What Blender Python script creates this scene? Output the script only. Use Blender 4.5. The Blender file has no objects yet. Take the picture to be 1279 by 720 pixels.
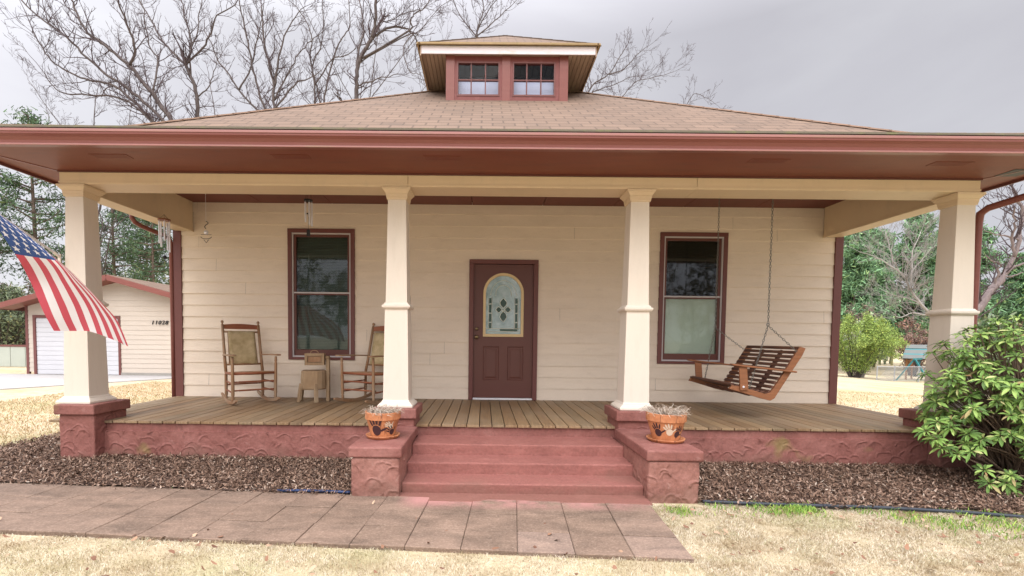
import bpy, bmesh, math, random
import numpy as np
from mathutils import Vector, Matrix
R = math.radians
sc = bpy.context.scene
col = sc.collection

# ------------------------------------------------------------------ camera
cd = bpy.data.cameras.new('camera')
cam = bpy.data.objects.new('camera', cd); col.objects.link(cam)
cd.sensor_fit = 'HORIZONTAL'; cd.sensor_width = 36.0
cd.lens = 596.78 / 1279.0 * 36.0
cd.shift_x = 38.52 / 1279.0
cd.shift_y = 90.96 / 1279.0
cd.clip_start = 0.05; cd.clip_end = 2000
cr = Vector((0.9999217, 0.00584789, 0.01106315)); cu = Vector((-0.01131989, 0.0458629, 0.9988836)); cf = Vector((-0.00533397, 0.99893063, -0.0459255))
m = Matrix((cr, cu, -cf)).transposed().to_4x4()
m.translation = Vector((-0.3332, -5.0937, 0.9346))
cam.matrix_world = m
sc.camera = cam

# ------------------------------------------------------------------ world, sun, exposure
SUN_EL, SUN_AZ = R(40), R(197)      # azimuth measured clockwise from +Y: behind the camera, slightly left
sdir = Vector((math.sin(SUN_AZ) * math.cos(SUN_EL), math.cos(SUN_AZ) * math.cos(SUN_EL), math.sin(SUN_EL)))
w = bpy.data.worlds.new('World'); sc.world = w; w.use_nodes = True
nt = w.node_tree; nt.nodes.clear()
def wn(t, **k):
    n = nt.nodes.new(t)
    for a, b in k.items(): setattr(n, a, b)
    return n
out = wn('ShaderNodeOutputWorld')
sky = wn('ShaderNodeTexSky', sky_type='NISHITA', sun_disc=False)
sky.sun_elevation = SUN_EL; sky.sun_rotation = SUN_AZ
bg1 = wn('ShaderNodeBackground'); bg1.inputs[1].default_value = 0.05
nt.links.new(sky.outputs[0], bg1.inputs[0])
tc = wn('ShaderNodeTexCoord')
mp = wn('ShaderNodeMapping'); mp.inputs['Scale'].default_value = (1.0, 1.0, 2.6); mp.inputs['Rotation'].default_value = (0.1, 0.35, 0)
nt.links.new(tc.outputs['Generated'], mp.inputs[0])
nz = wn('ShaderNodeTexNoise'); nz.inputs['Scale'].default_value = 2.1; nz.inputs['Detail'].default_value = 6; nz.inputs['Roughness'].default_value = 0.52
nz.inputs['Distortion'].default_value = 0.4
nt.links.new(mp.outputs[0], nz.inputs['Vector'])
rp = wn('ShaderNodeValToRGB')
rp.color_ramp.elements[0].position = 0.34; rp.color_ramp.elements[0].color = (0.64, 0.63, 0.68, 1)
rp.color_ramp.elements[1].position = 0.66; rp.color_ramp.elements[1].color = (0.76, 0.76, 0.80, 1)
nt.links.new(nz.outputs[0], rp.inputs[0])
# sky boosted behind the camera, unseen, to light the porch; left horizon paler
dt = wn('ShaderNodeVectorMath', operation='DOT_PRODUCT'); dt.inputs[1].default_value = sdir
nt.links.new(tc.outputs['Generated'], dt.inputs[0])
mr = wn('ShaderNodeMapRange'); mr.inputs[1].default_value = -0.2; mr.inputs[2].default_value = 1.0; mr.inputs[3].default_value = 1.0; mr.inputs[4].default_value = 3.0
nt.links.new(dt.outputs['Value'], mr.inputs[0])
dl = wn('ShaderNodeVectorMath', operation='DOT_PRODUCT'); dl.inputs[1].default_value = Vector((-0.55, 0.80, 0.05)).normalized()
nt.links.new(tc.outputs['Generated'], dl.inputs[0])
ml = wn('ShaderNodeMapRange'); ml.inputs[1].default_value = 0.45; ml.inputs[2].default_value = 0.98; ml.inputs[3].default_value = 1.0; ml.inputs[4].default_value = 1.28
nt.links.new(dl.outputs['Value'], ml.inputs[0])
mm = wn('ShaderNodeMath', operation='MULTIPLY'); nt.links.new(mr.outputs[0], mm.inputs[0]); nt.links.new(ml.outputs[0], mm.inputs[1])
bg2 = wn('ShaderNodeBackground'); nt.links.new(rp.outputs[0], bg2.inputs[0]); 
sz = wn('ShaderNodeSeparateXYZ'); nt.links.new(tc.outputs['Generated'], sz.inputs[0])     # zenith boosted out of view to light the treads, as overcast is brightest overhead
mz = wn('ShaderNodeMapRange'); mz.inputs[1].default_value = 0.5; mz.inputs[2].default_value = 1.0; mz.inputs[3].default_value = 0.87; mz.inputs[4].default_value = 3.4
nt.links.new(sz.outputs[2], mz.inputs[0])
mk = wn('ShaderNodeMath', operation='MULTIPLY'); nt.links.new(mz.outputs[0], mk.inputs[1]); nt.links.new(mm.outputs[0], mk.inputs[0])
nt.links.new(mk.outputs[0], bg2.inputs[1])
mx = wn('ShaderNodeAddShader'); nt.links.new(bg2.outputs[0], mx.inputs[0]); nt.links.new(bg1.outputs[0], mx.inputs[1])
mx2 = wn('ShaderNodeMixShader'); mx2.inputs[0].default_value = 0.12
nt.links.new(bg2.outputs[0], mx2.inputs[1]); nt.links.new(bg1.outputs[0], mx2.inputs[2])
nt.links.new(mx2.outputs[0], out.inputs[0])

sl = bpy.data.lights.new('sun', 'SUN'); sl.energy = 1.25; sl.angle = R(38); sl.color = (1.0, 0.955, 0.90)
so = bpy.data.objects.new('sun', sl); col.objects.link(so)
so.rotation_euler = sdir.to_track_quat('Z', 'Y').to_euler()
so.location = (0, -20, 20)
sc.view_settings.view_transform = 'Standard'; sc.view_settings.look = 'None'
sc.view_settings.gamma = 1.0; sc.view_settings.use_curve_mapping = False
sc.view_settings.exposure = 0.20
sc.render.engine = 'CYCLES'
sc.cycles.max_bounces = 8; sc.cycles.diffuse_bounces = 4; sc.cycles.transparent_max_bounces = 12

# ------------------------------------------------------------------ material helpers
class NT:
    def __init__(s, name):
        s.m = bpy.data.materials.new(name); s.m.use_nodes = True
        s.t = s.m.node_tree; s.b = s.t.nodes['Principled BSDF']
        s.b.inputs['Specular IOR Level'].default_value = 0.3
    def n(s, t, **k):
        n = s.t.nodes.new(t)
        for a, b in k.items(): setattr(n, a, b)
        return n
    def l(s, a, b): s.t.links.new(a, b)
    def co(s, scale=(1, 1, 1), rot=(0, 0, 0), src='Object'):
        c = s.n('ShaderNodeTexCoord'); mp = s.n('ShaderNodeMapping')
        mp.inputs['Scale'].default_value = scale; mp.inputs['Rotation'].default_value = rot
        s.l(c.outputs[src], mp.inputs[0]); return mp.outputs[0]
    def noise(s, vec, scale, detail=4, rough=0.55, dist=0):
        n = s.n('ShaderNodeTexNoise'); n.inputs['Scale'].default_value = scale; n.inputs['Detail'].default_value = detail
        n.inputs['Roughness'].default_value = rough; n.inputs['Distortion'].default_value = dist
        s.l(vec, n.inputs['Vector']); return n.outputs[0]
    def ramp(s, fac, stops):
        r = s.n('ShaderNodeValToRGB'); e = r.color_ramp.elements
        while len(e) < len(stops): e.new(0.5)
        for i, (p, c) in enumerate(stops):
            e[i].position = p; e[i].color = tuple(c) + (1,) if len(c) == 3 else c
        s.l(fac, r.inputs[0]); return r.outputs[0]
    def mix(s, fac, a, b, mode='MIX'):
        x = s.n('ShaderNodeMix', data_type='RGBA', blend_type=mode)
        for sock, v in ((x.inputs[0], fac), (x.inputs[6], a), (x.inputs[7], b)):
            if hasattr(v, 'is_linked') or hasattr(v, 'links'): s.l(v, sock)
            elif isinstance(v, (int, float)): sock.default_value = v
            else: sock.default_value = tuple(v) + (1,) if len(v) == 3 else v
        return x.outputs[2]
    def math(s, op, a, b=None, c=None, clamp=False):
        x = s.n('ShaderNodeMath', operation=op, use_clamp=clamp)
        for i, v in enumerate((a, b, c)):
            if v is None: continue
            if isinstance(v, (int, float)): x.inputs[i].default_value = v
            else: s.l(v, x.inputs[i])
        return x.outputs[0]
    def bump(s, h, strength=0.3, dist=0.01):
        b = s.n('ShaderNodeBump'); b.inputs['Strength'].default_value = strength; b.inputs['Distance'].default_value = dist
        s.l(h, b.inputs['Height']); 
        if s.b.inputs['Normal'].is_linked:
            s.l(s.b.inputs['Normal'].links[0].from_socket, b.inputs['Normal'])
        s.l(b.outputs[0], s.b.inputs['Normal'])
    def out(s, colr, rough=0.6):
        if isinstance(colr, (tuple, list)): s.b.inputs['Base Color'].default_value = tuple(colr) + (1,)
        else: s.l(colr, s.b.inputs['Base Color'])
        if isinstance(rough, (int, float)): s.b.inputs['Roughness'].default_value = rough
        else: s.l(rough, s.b.inputs['Roughness'])
        return s.m
    def island(s): return s.n('ShaderNodeNewGeometry').outputs['Random Per Island']

def sc3(c, f): return tuple(min(1, x * f) for x in c)
def paint(name, c, rough=0.5, var=0.12, dirt=None, dirt_amt=0.25, streak=(1, 1, 1), bump=0.08, fine=60):
    s = NT(name); v = s.co(streak)
    a = s.noise(v, 1.7, 6, 0.6)
    f = s.noise(s.co(), fine, 3, 0.6)
    cc = s.ramp(a, [(0.3, sc3(c, 1 - var)), (0.7, sc3(c, 1 + var * 0.7))])
    cc = s.mix(0.35, cc, s.ramp(f, [(0.3, sc3(c, 1 - var)), (0.7, sc3(c, 1 + var * 0.6))]))
    if dirt:
        d = s.noise(s.co(streak), 5.0, 8, 0.7, 0.3)
        dm = s.ramp(d, [(0.52, (0, 0, 0)), (0.72, (1, 1, 1))])
        cc = s.mix(s.math('MULTIPLY', dm, dirt_amt), cc, dirt)
    if bump: s.bump(f, bump, 0.004)
    return s.out(cc, rough)
M = {}
CREAM = (0.73, 0.625, 0.51)
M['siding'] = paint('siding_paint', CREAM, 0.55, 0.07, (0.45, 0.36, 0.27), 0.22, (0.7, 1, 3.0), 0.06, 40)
M['garage_siding_dimmed'] = paint('dimmed_siding_paint', (0.50, 0.435, 0.365), 0.55, 0.07, (0.38, 0.31, 0.24), 0.25, (0.7, 1, 3.0), 0.05, 40)  # house siding paint, darkened in colour to offset open daylight on the garage
M['cream'] = paint('cream_trim', (0.66, 0.52, 0.355), 0.5, 0.05, (0.45, 0.38, 0.28), 0.25, (1.2, 1.2, 0.5), 0.05)
M['column'] = paint('column_paint', (0.66, 0.585, 0.495), 0.5, 0.04, (0.5, 0.43, 0.34), 0.22, (3, 3, 0.5), 0.06)
M['maroon'] = paint('maroon_paint', (0.150, 0.055, 0.048), 0.42, 0.12, (0.12, 0.05, 0.045), 0.4, (1, 1, 1), 0.06)
M['soffit'] = paint('soffit_paint', (0.195, 0.058, 0.037), 0.5, 0.16, (0.11, 0.045, 0.04), 0.45, (0.5, 2.5, 1), 0.06)
M['gutter'] = paint('gutter_paint', (0.195, 0.066, 0.053), 0.32, 0.12, (0.23, 0.10, 0.08), 0.5, (0.25, 1, 2.5), 0.03)
M['gutter_lip'] = paint('gutter_lip_paint', (0.30, 0.14, 0.125), 0.4, 0.10, (0.25, 0.20, 0.12), 0.5, (0.5, 1, 1), 0.03)
M['ceiling'] = paint('porch_ceiling_paint', (0.17, 0.055, 0.042), 0.55, 0.15, (0.09, 0.035, 0.03), 0.4, (1, 1, 1), 0.05)
M['white'] = paint('white_paint', (0.74, 0.74, 0.76), 0.4, 0.04, None)
M['fascia_white'] = paint('weathered_white_paint', (0.66, 0.60, 0.62), 0.5, 0.10, (0.42, 0.40, 0.20), 0.6, (0.5, 1, 2), 0.05)
M['door'] = paint('door_paint', (0.125, 0.048, 0.038), 0.38, 0.08, None, bump=0.04)
M['brass'] = NT('aged_brass').out((0.30, 0.22, 0.12), 0.35); M['brass'].node_tree.nodes['Principled BSDF'].inputs['Metallic'].default_value = 0.9
M['black'] = NT('black_metal').out((0.02, 0.02, 0.022), 0.45)
M['steel'] = NT('bright_steel').out((0.80, 0.80, 0.86), 0.35); M['steel'].node_tree.nodes['Principled BSDF'].inputs['Metallic'].default_value = 0.35
M['chain'] = NT('weathered_chain').out((0.22, 0.21, 0.19), 0.5); M['chain'].node_tree.nodes['Principled BSDF'].inputs['Metallic'].default_value = 0.6
M['yellow_trim'] = paint('cream_yellow_trim', (0.66, 0.50, 0.27), 0.45, 0.04, None)
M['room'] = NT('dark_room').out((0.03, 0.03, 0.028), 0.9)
M['blind'] = paint('window_blind', (0.17, 0.21, 0.19), 0.7, 0.08, None)
M['shade'] = paint('window_shade', (0.76, 0.78, 0.70), 0.7, 0.05, None)
M['frame_grey'] = paint('screen_frame_paint', (0.50, 0.47, 0.47), 0.5, 0.05, None)
M['screen'] = NT('screen_grey').out((0.10, 0.10, 0.10), 0.6)

def stucco(name, c, c2, c3, arcs=True, gr=1.0):
    s = NT(name)
    a = s.noise(s.co(), 2.2, 6, 0.65); f = s.noise(s.co(), 45, 5, 0.65)
    cc = s.ramp(a, [(0.36, c2), (0.5, c), (0.64, c3)])
    cc = s.mix(0.4, cc, s.ramp(f, [(0.3, sc3(c, 0.6)), (0.7, sc3(c, 1.35))]))
    g_ = s.noise(s.co(), 11, 7, 0.72, 0.4)     # scuffs, chips and grime
    cc = s.mix(s.math('MULTIPLY', s.ramp(g_, [(0.56, (0, 0, 0)), (0.66, (1, 1, 1))]), 0.5 * gr), cc, sc3(c, 0.5))
    cc = s.mix(s.math('MULTIPLY', s.ramp(g_, [(0.33, (1, 1, 1)), (0.40, (0, 0, 0))]), 0.45 * gr), cc, (min(1, c[0] * 1.5), c[1] * 2.0, c[2] * 2.1))
    mo = s.noise(s.co(), 1.9, 3, 0.5)     # patches of green algae
    sz_ = s.n('ShaderNodeSeparateXYZ'); s.l(s.co(), sz_.inputs[0])     # rain splashed soil along the foot
    lo = s.math('MULTIPLY', s.math('SUBTRACT', s.math('ADD', -0.30, s.math('MULTIPLY', s.math('SUBTRACT', a, 0.5), 0.5)), sz_.outputs[2]), 9.0, clamp=True)
    cc = s.mix(s.math('MULTIPLY', lo, 0.45), cc, (0.13, 0.075, 0.05))
    cc = s.mix(s.math('MULTIPLY', s.ramp(mo, [(0.66, (0, 0, 0)), (0.74, (1, 1, 1))]), 0.55), cc, (0.20, 0.18, 0.05))
    if arcs:
        # trowelled crescents pressed in the stucco: rings round scattered points, upper half only
        for k, (sca, off) in enumerate(((4.8, 0.0), (3.9, 3.7))):
            co = s.n('ShaderNodeTexCoord'); mp = s.n('ShaderNodeMapping')
            mp.inputs['Scale'].default_value = (1.0, 1.0, 1.25); mp.inputs['Location'].default_value = (off, off, off)
            nzv = s.n('ShaderNodeTexNoise'); nzv.inputs['Scale'].default_value = 5.0
            s.l(co.outputs['Object'], nzv.inputs['Vector'])
            vm = s.n('ShaderNodeVectorMath', operation='MULTIPLY_ADD'); vm.inputs[1].default_value = (0.10,) * 3
            s.l(nzv.outputs['Color'], vm.inputs[0]); s.l(co.outputs['Object'], vm.inputs[2])
            s.l(vm.outputs[0], mp.inputs[0])
            vo = s.n('ShaderNodeTexVoronoi'); vo.inputs['Scale'].default_value = sca; vo.inputs['Randomness'].default_value = 0.75
            s.l(mp.outputs[0], vo.inputs['Vector'])
            sb = s.n('ShaderNodeVectorMath', operation='SUBTRACT'); 
            scv = s.n('ShaderNodeVectorMath', operation='SCALE'); scv.inputs[3].default_value = 1.0
            s.l(mp.outputs[0], scv.inputs[0]); s.l(scv.outputs[0], sb.inputs[0]); s.l(vo.outputs['Position'], sb.inputs[1])
            sp = s.n('ShaderNodeSeparateXYZ'); s.l(sb.outputs[0], sp.inputs[0])
            xy = s.math('ADD', sp.outputs[0], sp.outputs[1])
            d = s.math('SQRT', s.math('ADD', s.math('MULTIPLY', xy, xy), s.math('MULTIPLY', sp.outputs[2], sp.outputs[2])))
            ring = s.math('SUBTRACT', 1.0, s.math('DIVIDE', s.math('ABSOLUTE', s.math('SUBTRACT', d, 0.075)), 0.020), clamp=True)
            half = s.math('MULTIPLY', s.math('ADD', sp.outputs[2], 0.012), 30.0, clamp=True)
            s.bump(s.math('MULTIPLY', ring, half), 0.55, 0.012)
    s.bump(a, 0.6, 0.03); s.bump(f, 0.5, 0.006)
    return s.out(cc, 0.7)
SK = (0.235, 0.092, 0.075)
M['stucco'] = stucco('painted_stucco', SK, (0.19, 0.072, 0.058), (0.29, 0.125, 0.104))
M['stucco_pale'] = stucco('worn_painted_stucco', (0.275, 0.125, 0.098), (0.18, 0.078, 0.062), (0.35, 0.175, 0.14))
M['step'] = stucco('painted_concrete_step', (0.275, 0.108, 0.088), (0.225, 0.088, 0.072), (0.33, 0.140, 0.116), False, .45)
M['cap'] = stucco('painted_cap', (0.225, 0.088, 0.072), (0.16, 0.070, 0.056), (0.31, 0.145, 0.12), False)

# shingles
def shingles(name, c1, c2, c3):
    s = NT(name)
    co = s.n('ShaderNodeUVMap'); co.uv_map = 'UVMap'
    br = s.n('ShaderNodeTexBrick'); br.offset = 0.5
    br.inputs['Scale'].default_value = 1.0; br.inputs['Brick Width'].default_value = 0.26; br.inputs['Row Height'].default_value = 0.125
    br.inputs['Mortar Size'].default_value = 0.013; br.inputs['Mortar Smooth'].default_value = 0.3; br.inputs['Bias'].default_value = 0
    br.inputs['Color1'].default_value = (*c1, 1); br.inputs['Color2'].default_value = (*c2, 1); br.inputs['Mortar'].default_value = (*sc3(c2, 0.3), 1)
    s.l(co.outputs[0], br.inputs['Vector'])
    n1 = s.noise(co.outputs[0], 0.9, 6, 0.65, 0.3); n2 = s.noise(co.outputs[0], 90, 3, 0.7)
    mp = s.n('ShaderNodeMapping'); mp.inputs['Scale'].default_value = (1, 5, 1); s.l(co.outputs[0], mp.inputs[0])
    n3 = s.noise(mp.outputs[0], 1.3, 5, 0.6)
    cc = s.mix(0.25, br.outputs[0], s.ramp(n1, [(0.35, c3), (0.65, c1)]), 'MIX')
    cc = s.mix(0.35, cc, s.ramp(n2, [(0.3, sc3(c3, 0.6)), (0.7, sc3(c1, 1.25))]))
    cc = s.mix(s.math('MULTIPLY', s.ramp(n3, [(0.55, (0, 0, 0)), (0.72, (1, 1, 1))]), 0.45), cc, (0.070, 0.055, 0.045))
    s.bump(br.outputs['Fac'], -0.7, 0.01); s.bump(n2, 0.5, 0.004)
    return s.out(cc, 0.9)
M['shingle'] = shingles('roof_shingle', (0.215, 0.142, 0.098), (0.138, 0.092, 0.064), (0.115, 0.080, 0.058))
M['shingle_edge'] = paint('mossy_shingle_edge', (0.16, 0.14, 0.10), 0.9, 0.25, (0.20, 0.22, 0.07), 0.6, (1, 1, 1), 0.3)
M['soffit_board'] = paint('bare_wood_soffit', (0.36, 0.26, 0.19), 0.7, 0.15, (0.2, 0.14, 0.1), 0.4, (4, 0.5, 1), 0.1)

def wood(name, c, rough=0.6, axis='Z', var=0.3, grey=None, scale=1.0):
    s = NT(name)
    st = {'X': (0.6, 9, 9), 'Y': (9, 0.6, 9), 'Z': (9, 9, 0.6)}[axis]
    g = s.noise(s.co(st), 5 * scale, 6, 0.65, 0.6)
    b = s.noise(s.co(), 2.5 * scale, 4, 0.6)
    cc = s.ramp(g, [(0.28, sc3(c, 1 - var)), (0.5, c), (0.72, sc3(c, 1 + var))])
    cc = s.mix(s.math('MULTIPLY', s.math('SUBTRACT', s.island(), 0.5), 0.5, clamp=True), cc, sc3(c, 0.55))
    if grey: cc = s.mix(s.ramp(b, [(0.4, (0, 0, 0)), (0.65, (1, 1, 1))]), cc, grey)
    s.bump(g, 0.4, 0.003)
    return s.out(cc, rough)
# porch deck: weathered boards, each board its own tone (random per board island)
s = NT('deck_boards')
g = s.noise(s.co((11, 0.5, 1)), 5, 6, 0.7, 0.5); b = s.noise(s.co((1.2, 0.8, 1)), 1.4, 5, 0.6); isl = s.island()
cc = s.ramp(g, [(0.34, (0.085, 0.053, 0.028)), (0.5, (0.24, 0.155, 0.083)), (0.66, (0.38, 0.265, 0.15))])
cc = s.mix(0.55, cc, s.ramp(isl, [(0.0, (0.10, 0.060, 0.030)), (0.4, (0.24, 0.145, 0.074)), (0.7, (0.33, 0.22, 0.12)), (1.0, (0.17, 0.13, 0.075))]))
cc = s.mix(s.math('MULTIPLY', s.ramp(b, [(0.45, (0, 0, 0)), (0.7, (1, 1, 1))]), 0.4), cc, (0.30, 0.245, 0.18))
s.bump(g, 0.5, 0.004)
M['deck'] = s.out(cc, s.ramp(g, [(0.3, (0.42,) * 3), (0.7, (0.65,) * 3)]))
M['chair_wood'] = wood('rocker_wood', (0.30, 0.165, 0.085), 0.55, 'Z', 0.25, (0.32, 0.22, 0.14))
M['chair_red'] = wood('rocker_red_wood', (0.24, 0.075, 0.035), 0.5, 'X', 0.25, (0.30, 0.12, 0.06))
M['cedar'] = wood('swing_cedar', (0.26, 0.108, 0.05), 0.5, 'X', 0.25)
M['swing_slat'] = wood('swing_slat_wood', (0.095, 0.042, 0.032), 0.55, 'Y', 0.25, (0.15, 0.07, 0.045))
M['rustic'] = wood('rustic_wood', (0.30, 0.20, 0.115), 0.8, 'Z', 0.22, (0.38, 0.28, 0.18))
s = NT('woven_seat')
wv = s.n('ShaderNodeTexWave', wave_type='BANDS', bands_direction='X'); wv.inputs['Scale'].default_value = 40; wv.inputs['Distortion'].default_value = 1.5
s.l(s.co(), wv.inputs['Vector'])
b = s.noise(s.co(), 9, 5, 0.6)
cc = s.ramp(b, [(0.3, (0.44, 0.34, 0.17)), (0.7, (0.70, 0.56, 0.34))]); cc = s.mix(0.35, cc, wv.outputs[0], 'MULTIPLY')
s.bump(wv.outputs[0], 0.5, 0.004)
M['cane'] = s.out(cc, 0.75)
s = NT('woven_seat_tan')
wv = s.n('ShaderNodeTexWave', wave_type='BANDS', bands_direction='Y'); wv.inputs['Scale'].default_value = 40; wv.inputs['Distortion'].default_value = 1.5
s.l(s.co(), wv.inputs['Vector']); s.bump(wv.outputs[0], 0.5, 0.004)
M['cane_tan'] = s.out((0.50, 0.31, 0.18), 0.75)

# glass panes
def glass(name, tint, trans, rough=0.02, k=1.3):
    s = NT(name); s.t.nodes.remove(s.b)
    o = s.t.nodes['Material Output']
    tr = s.n('ShaderNodeBsdfTransparent'); tr.inputs[0].default_value = (*tint, 1)
    gl = s.n('ShaderNodeBsdfGlossy'); gl.inputs['Roughness'].default_value = rough; gl.inputs[0].default_value = (0.92, 0.96, 1.0, 1)
    lw = s.n('ShaderNodeFresnel'); lw.inputs[0].default_value = 1.5
    f = s.math('MULTIPLY', lw.outputs[0], k, clamp=True); f = s.math('ADD', f, trans, clamp=True)
    mxs = s.n('ShaderNodeMixShader'); s.l(f, mxs.inputs[0]); s.l(tr.outputs[0], mxs.inputs[1]); s.l(gl.outputs[0], mxs.inputs[2])
    s.l(mxs.outputs[0], o.inputs[0]); return s.m
M['glass'] = glass('window_glass', (0.74, 0.80, 0.76), 0.0, 0.03, 1.0)
M['dormer_glass'] = glass('dormer_glass', (0.80, 0.84, 0.95), 0.0, 0.02, 0.22)
s = NT('leaded_glass')
b = s.noise(s.co((1, 1, 1)), 6, 4, 0.6); f = s.noise(s.co(), 70, 2, 0.5)
cc = s.ramp(b, [(0.3, (0.15, 0.24, 0.22)), (0.55, (0.28, 0.38, 0.36)), (0.75, (0.42, 0.50, 0.52))])
s.bump(f, 0.12, 0.003); s.b.inputs['Specular IOR Level'].default_value = 1.0
M['leaded'] = s.out(cc, 0.07)
M['came'] = NT('lead_came').out((0.66, 0.70, 0.60), 0.35)
M['green_glass'] = NT('dark_green_glass').out((0.045, 0.085, 0.06), 0.1)

# terracotta with soot marks
s = NT('terracotta')
b = s.noise(s.co(), 10, 5, 0.65); st_ = s.noise(s.co((1, 1, 0.18)), 22, 5, 0.7)
cc = s.ramp(b, [(0.3, (0.36, 0.13, 0.055)), (0.7, (0.58, 0.25, 0.115))])
cc = s.mix(s.math('MULTIPLY', s.ramp(st_, [(0.57, (0, 0, 0)), (0.64, (1, 1, 1))]), 0.7), cc, (0.13, 0.05, 0.03))
M['terracotta'] = s.out(cc, 0.55)
M['handprint'] = NT('dark_handprint_paint').out((0.05, 0.022, 0.025), 0.6)
M['handprint_cream'] = NT('cream_handprint_paint').out((0.60, 0.50, 0.38), 0.6)
M['soil'] = paint('potting_soil', (0.10, 0.07, 0.05), 0.95, 0.3)
def twigmat(name, stops, rough=0.85):
    s = NT(name); cc = s.ramp(s.island(), stops); return s.out(cc, rough)
M['dead_stems'] = twigmat('dead_stems', [(0, (0.24, 0.17, 0.12)), (0.5, (0.42, 0.34, 0.27)), (0.85, (0.55, 0.48, 0.40)), (1, (0.14, 0.09, 0.07))])

# ------------------------------------------------------------------ mesh helpers
def tag(o, label=None, cat=None, group=None, kind=None):
    if label: o['label'] = label
    if cat: o['category'] = cat
    if group: o['group'] = group
    if kind: o['kind'] = kind
    return o
def empty(name, loc, rz=0, label=None, cat=None, group=None):
    o = bpy.data.objects.new(name, None); col.objects.link(o); o.empty_display_size = 0.2
    o.location = loc; o.rotation_euler = (0, 0, rz)
    return tag(o, label, cat, group)
class MB:
    def __init__(s): s.v = []; s.f = []; s.uv = None
    def add(s, vs, fs):
        k = len(s.v); s.v += [tuple(v) for v in vs]; s.f += [tuple(i + k for i in f) for f in fs]; return s
    def box(s, x0, x1, y0, y1, z0, z1, mat=None):
        vs = [Vector((x, y, z)) for z in (z0, z1) for y in (y0, y1) for x in (x0, x1)]
        if mat: vs = [mat @ v for v in vs]
        return s.add(vs, [(0, 2, 3, 1), (4, 5, 7, 6), (0, 1, 5, 4), (2, 6, 7, 3), (0, 4, 6, 2), (1, 3, 7, 5)])
    def frustum(s, c, w0, w1, z0, z1, d0=None, d1=None):
        d0 = d0 or w0; d1 = d1 or w1; x, y = c
        vs = []
        for w, d, z in ((w0, d0, z0), (w1, d1, z1)):
            vs += [(x - w / 2, y - d / 2, z), (x + w / 2, y - d / 2, z), (x + w / 2, y + d / 2, z), (x - w / 2, y + d / 2, z)]
        return s.add(vs, [(3, 2, 1, 0), (4, 5, 6, 7), (0, 1, 5, 4), (1, 2, 6, 5), (2, 3, 7, 6), (3, 0, 4, 7)])
    def beam(s, a, b, w, h, up=(0, 0, 1)):
        a = Vector(a); b = Vector(b); d = (b - a); L = d.length; d.normalize()
        r = d.cross(Vector(up)); 
        if r.length < 1e-4: r = d.cross(Vector((0, 1, 0)))
        r.normalize(); u = r.cross(d).normalized()
        vs = [p + r * (sx * w / 2) + u * (sz * h / 2) for p in (a, b) for sx, sz in ((-1, -1), (1, -1), (1, 1), (-1, 1))]
        return s.add(vs, [(3, 2, 1, 0), (4, 5, 6, 7), (0, 1, 5, 4), (1, 2, 6, 5), (2, 3, 7, 6), (3, 0, 4, 7)])
    def tube(s, pts, rad, n=6, caps=True):
        pts = [Vector(p) for p in pts]
        if isinstance(rad, (int, float)): rad = [rad] * len(pts)
        k = len(s.v); prev = None
        for i, p in enumerate(pts):
            if i == 0: d = pts[1] - p
            elif i == len(pts) - 1: d = p - pts[i - 1]
            else: d = pts[i + 1] - pts[i - 1]
            d.normalize()
            if prev is None:
                r = d.cross(Vector((0.31, 0.17, 0.93)));
                if r.length < 1e-3: r = d.cross(Vector((1, 0, 0)))
            else: r = prev - d * prev.dot(d)
            r.normalize(); prev = r; u = d.cross(r)
            for j in range(n):
                a = 2 * math.pi * j / n
                s.v.append(tuple(p + (r * math.cos(a) + u * math.sin(a)) * rad[i]))
        for i in range(len(pts) - 1):
            for j in range(n):
                j2 = (j + 1) % n
                s.f.append((k + i * n + j, k + i * n + j2, k + (i + 1) * n + j2, k + (i + 1) * n + j))
        if caps:
            s.f.append(tuple(k + j for j in reversed(range(n)))); e = k + (len(pts) - 1) * n
            s.f.append(tuple(e + j for j in range(n)))
        return s
    def lathe(s, prof, c=(0, 0, 0), n=24):
        k = len(s.v)
        for r, z in prof:
            for j in range(n):
                a = 2 * math.pi * j / n; s.v.append((c[0] + r * math.cos(a), c[1] + r * math.sin(a), c[2] + z))
        for i in range(len(prof) - 1):
            for j in range(n):
                j2 = (j + 1) % n; s.f.append((k + i * n + j, k + i * n + j2, k + (i + 1) * n + j2, k + (i + 1) * n + j))
        return s
    def prism(s, poly, y0, y1, ax='y'):
        # polygon given in (x,z) extruded along y (or (y,z) along x, or (x,y) along z)
        n = len(poly)
        def P(a, b, t): return {'y': (a, t, b), 'x': (t, a, b), 'z': (a, b, t)}[ax]
        vs = [P(a, b, y0) for a, b in poly] + [P(a, b, y1) for a, b in poly]
        fs = [tuple(range(n)), tuple(reversed(range(n, 2 * n)))] + [(i, i + n, (i + 1) % n + n, (i + 1) % n) for i in range(n)]
        return s.add(vs, fs)
    def build(s, name, mat, parent=None, bevel=0, smooth=False, seg=2):
        me = bpy.data.meshes.new(name); me.from_pydata(s.v, [], s.f); me.update()
        bm = bmesh.new(); bm.from_mesh(me); bmesh.ops.recalc_face_normals(bm, faces=bm.faces) if len(s.f) < 60000 else None
        bm.to_mesh(me); bm.free()
        if mat: me.materials.append(mat)
        o = bpy.data.objects.new(name, me); col.objects.link(o)
        if parent: o.parent = parent
        if smooth:
            for p in me.polygons: p.use_smooth = True
        if bevel:
            b = o.modifiers.new('bevel', 'BEVEL'); b.width = bevel; b.segments = seg; b.limit_method = 'ANGLE'; b.angle_limit = R(40)
        return o
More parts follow.
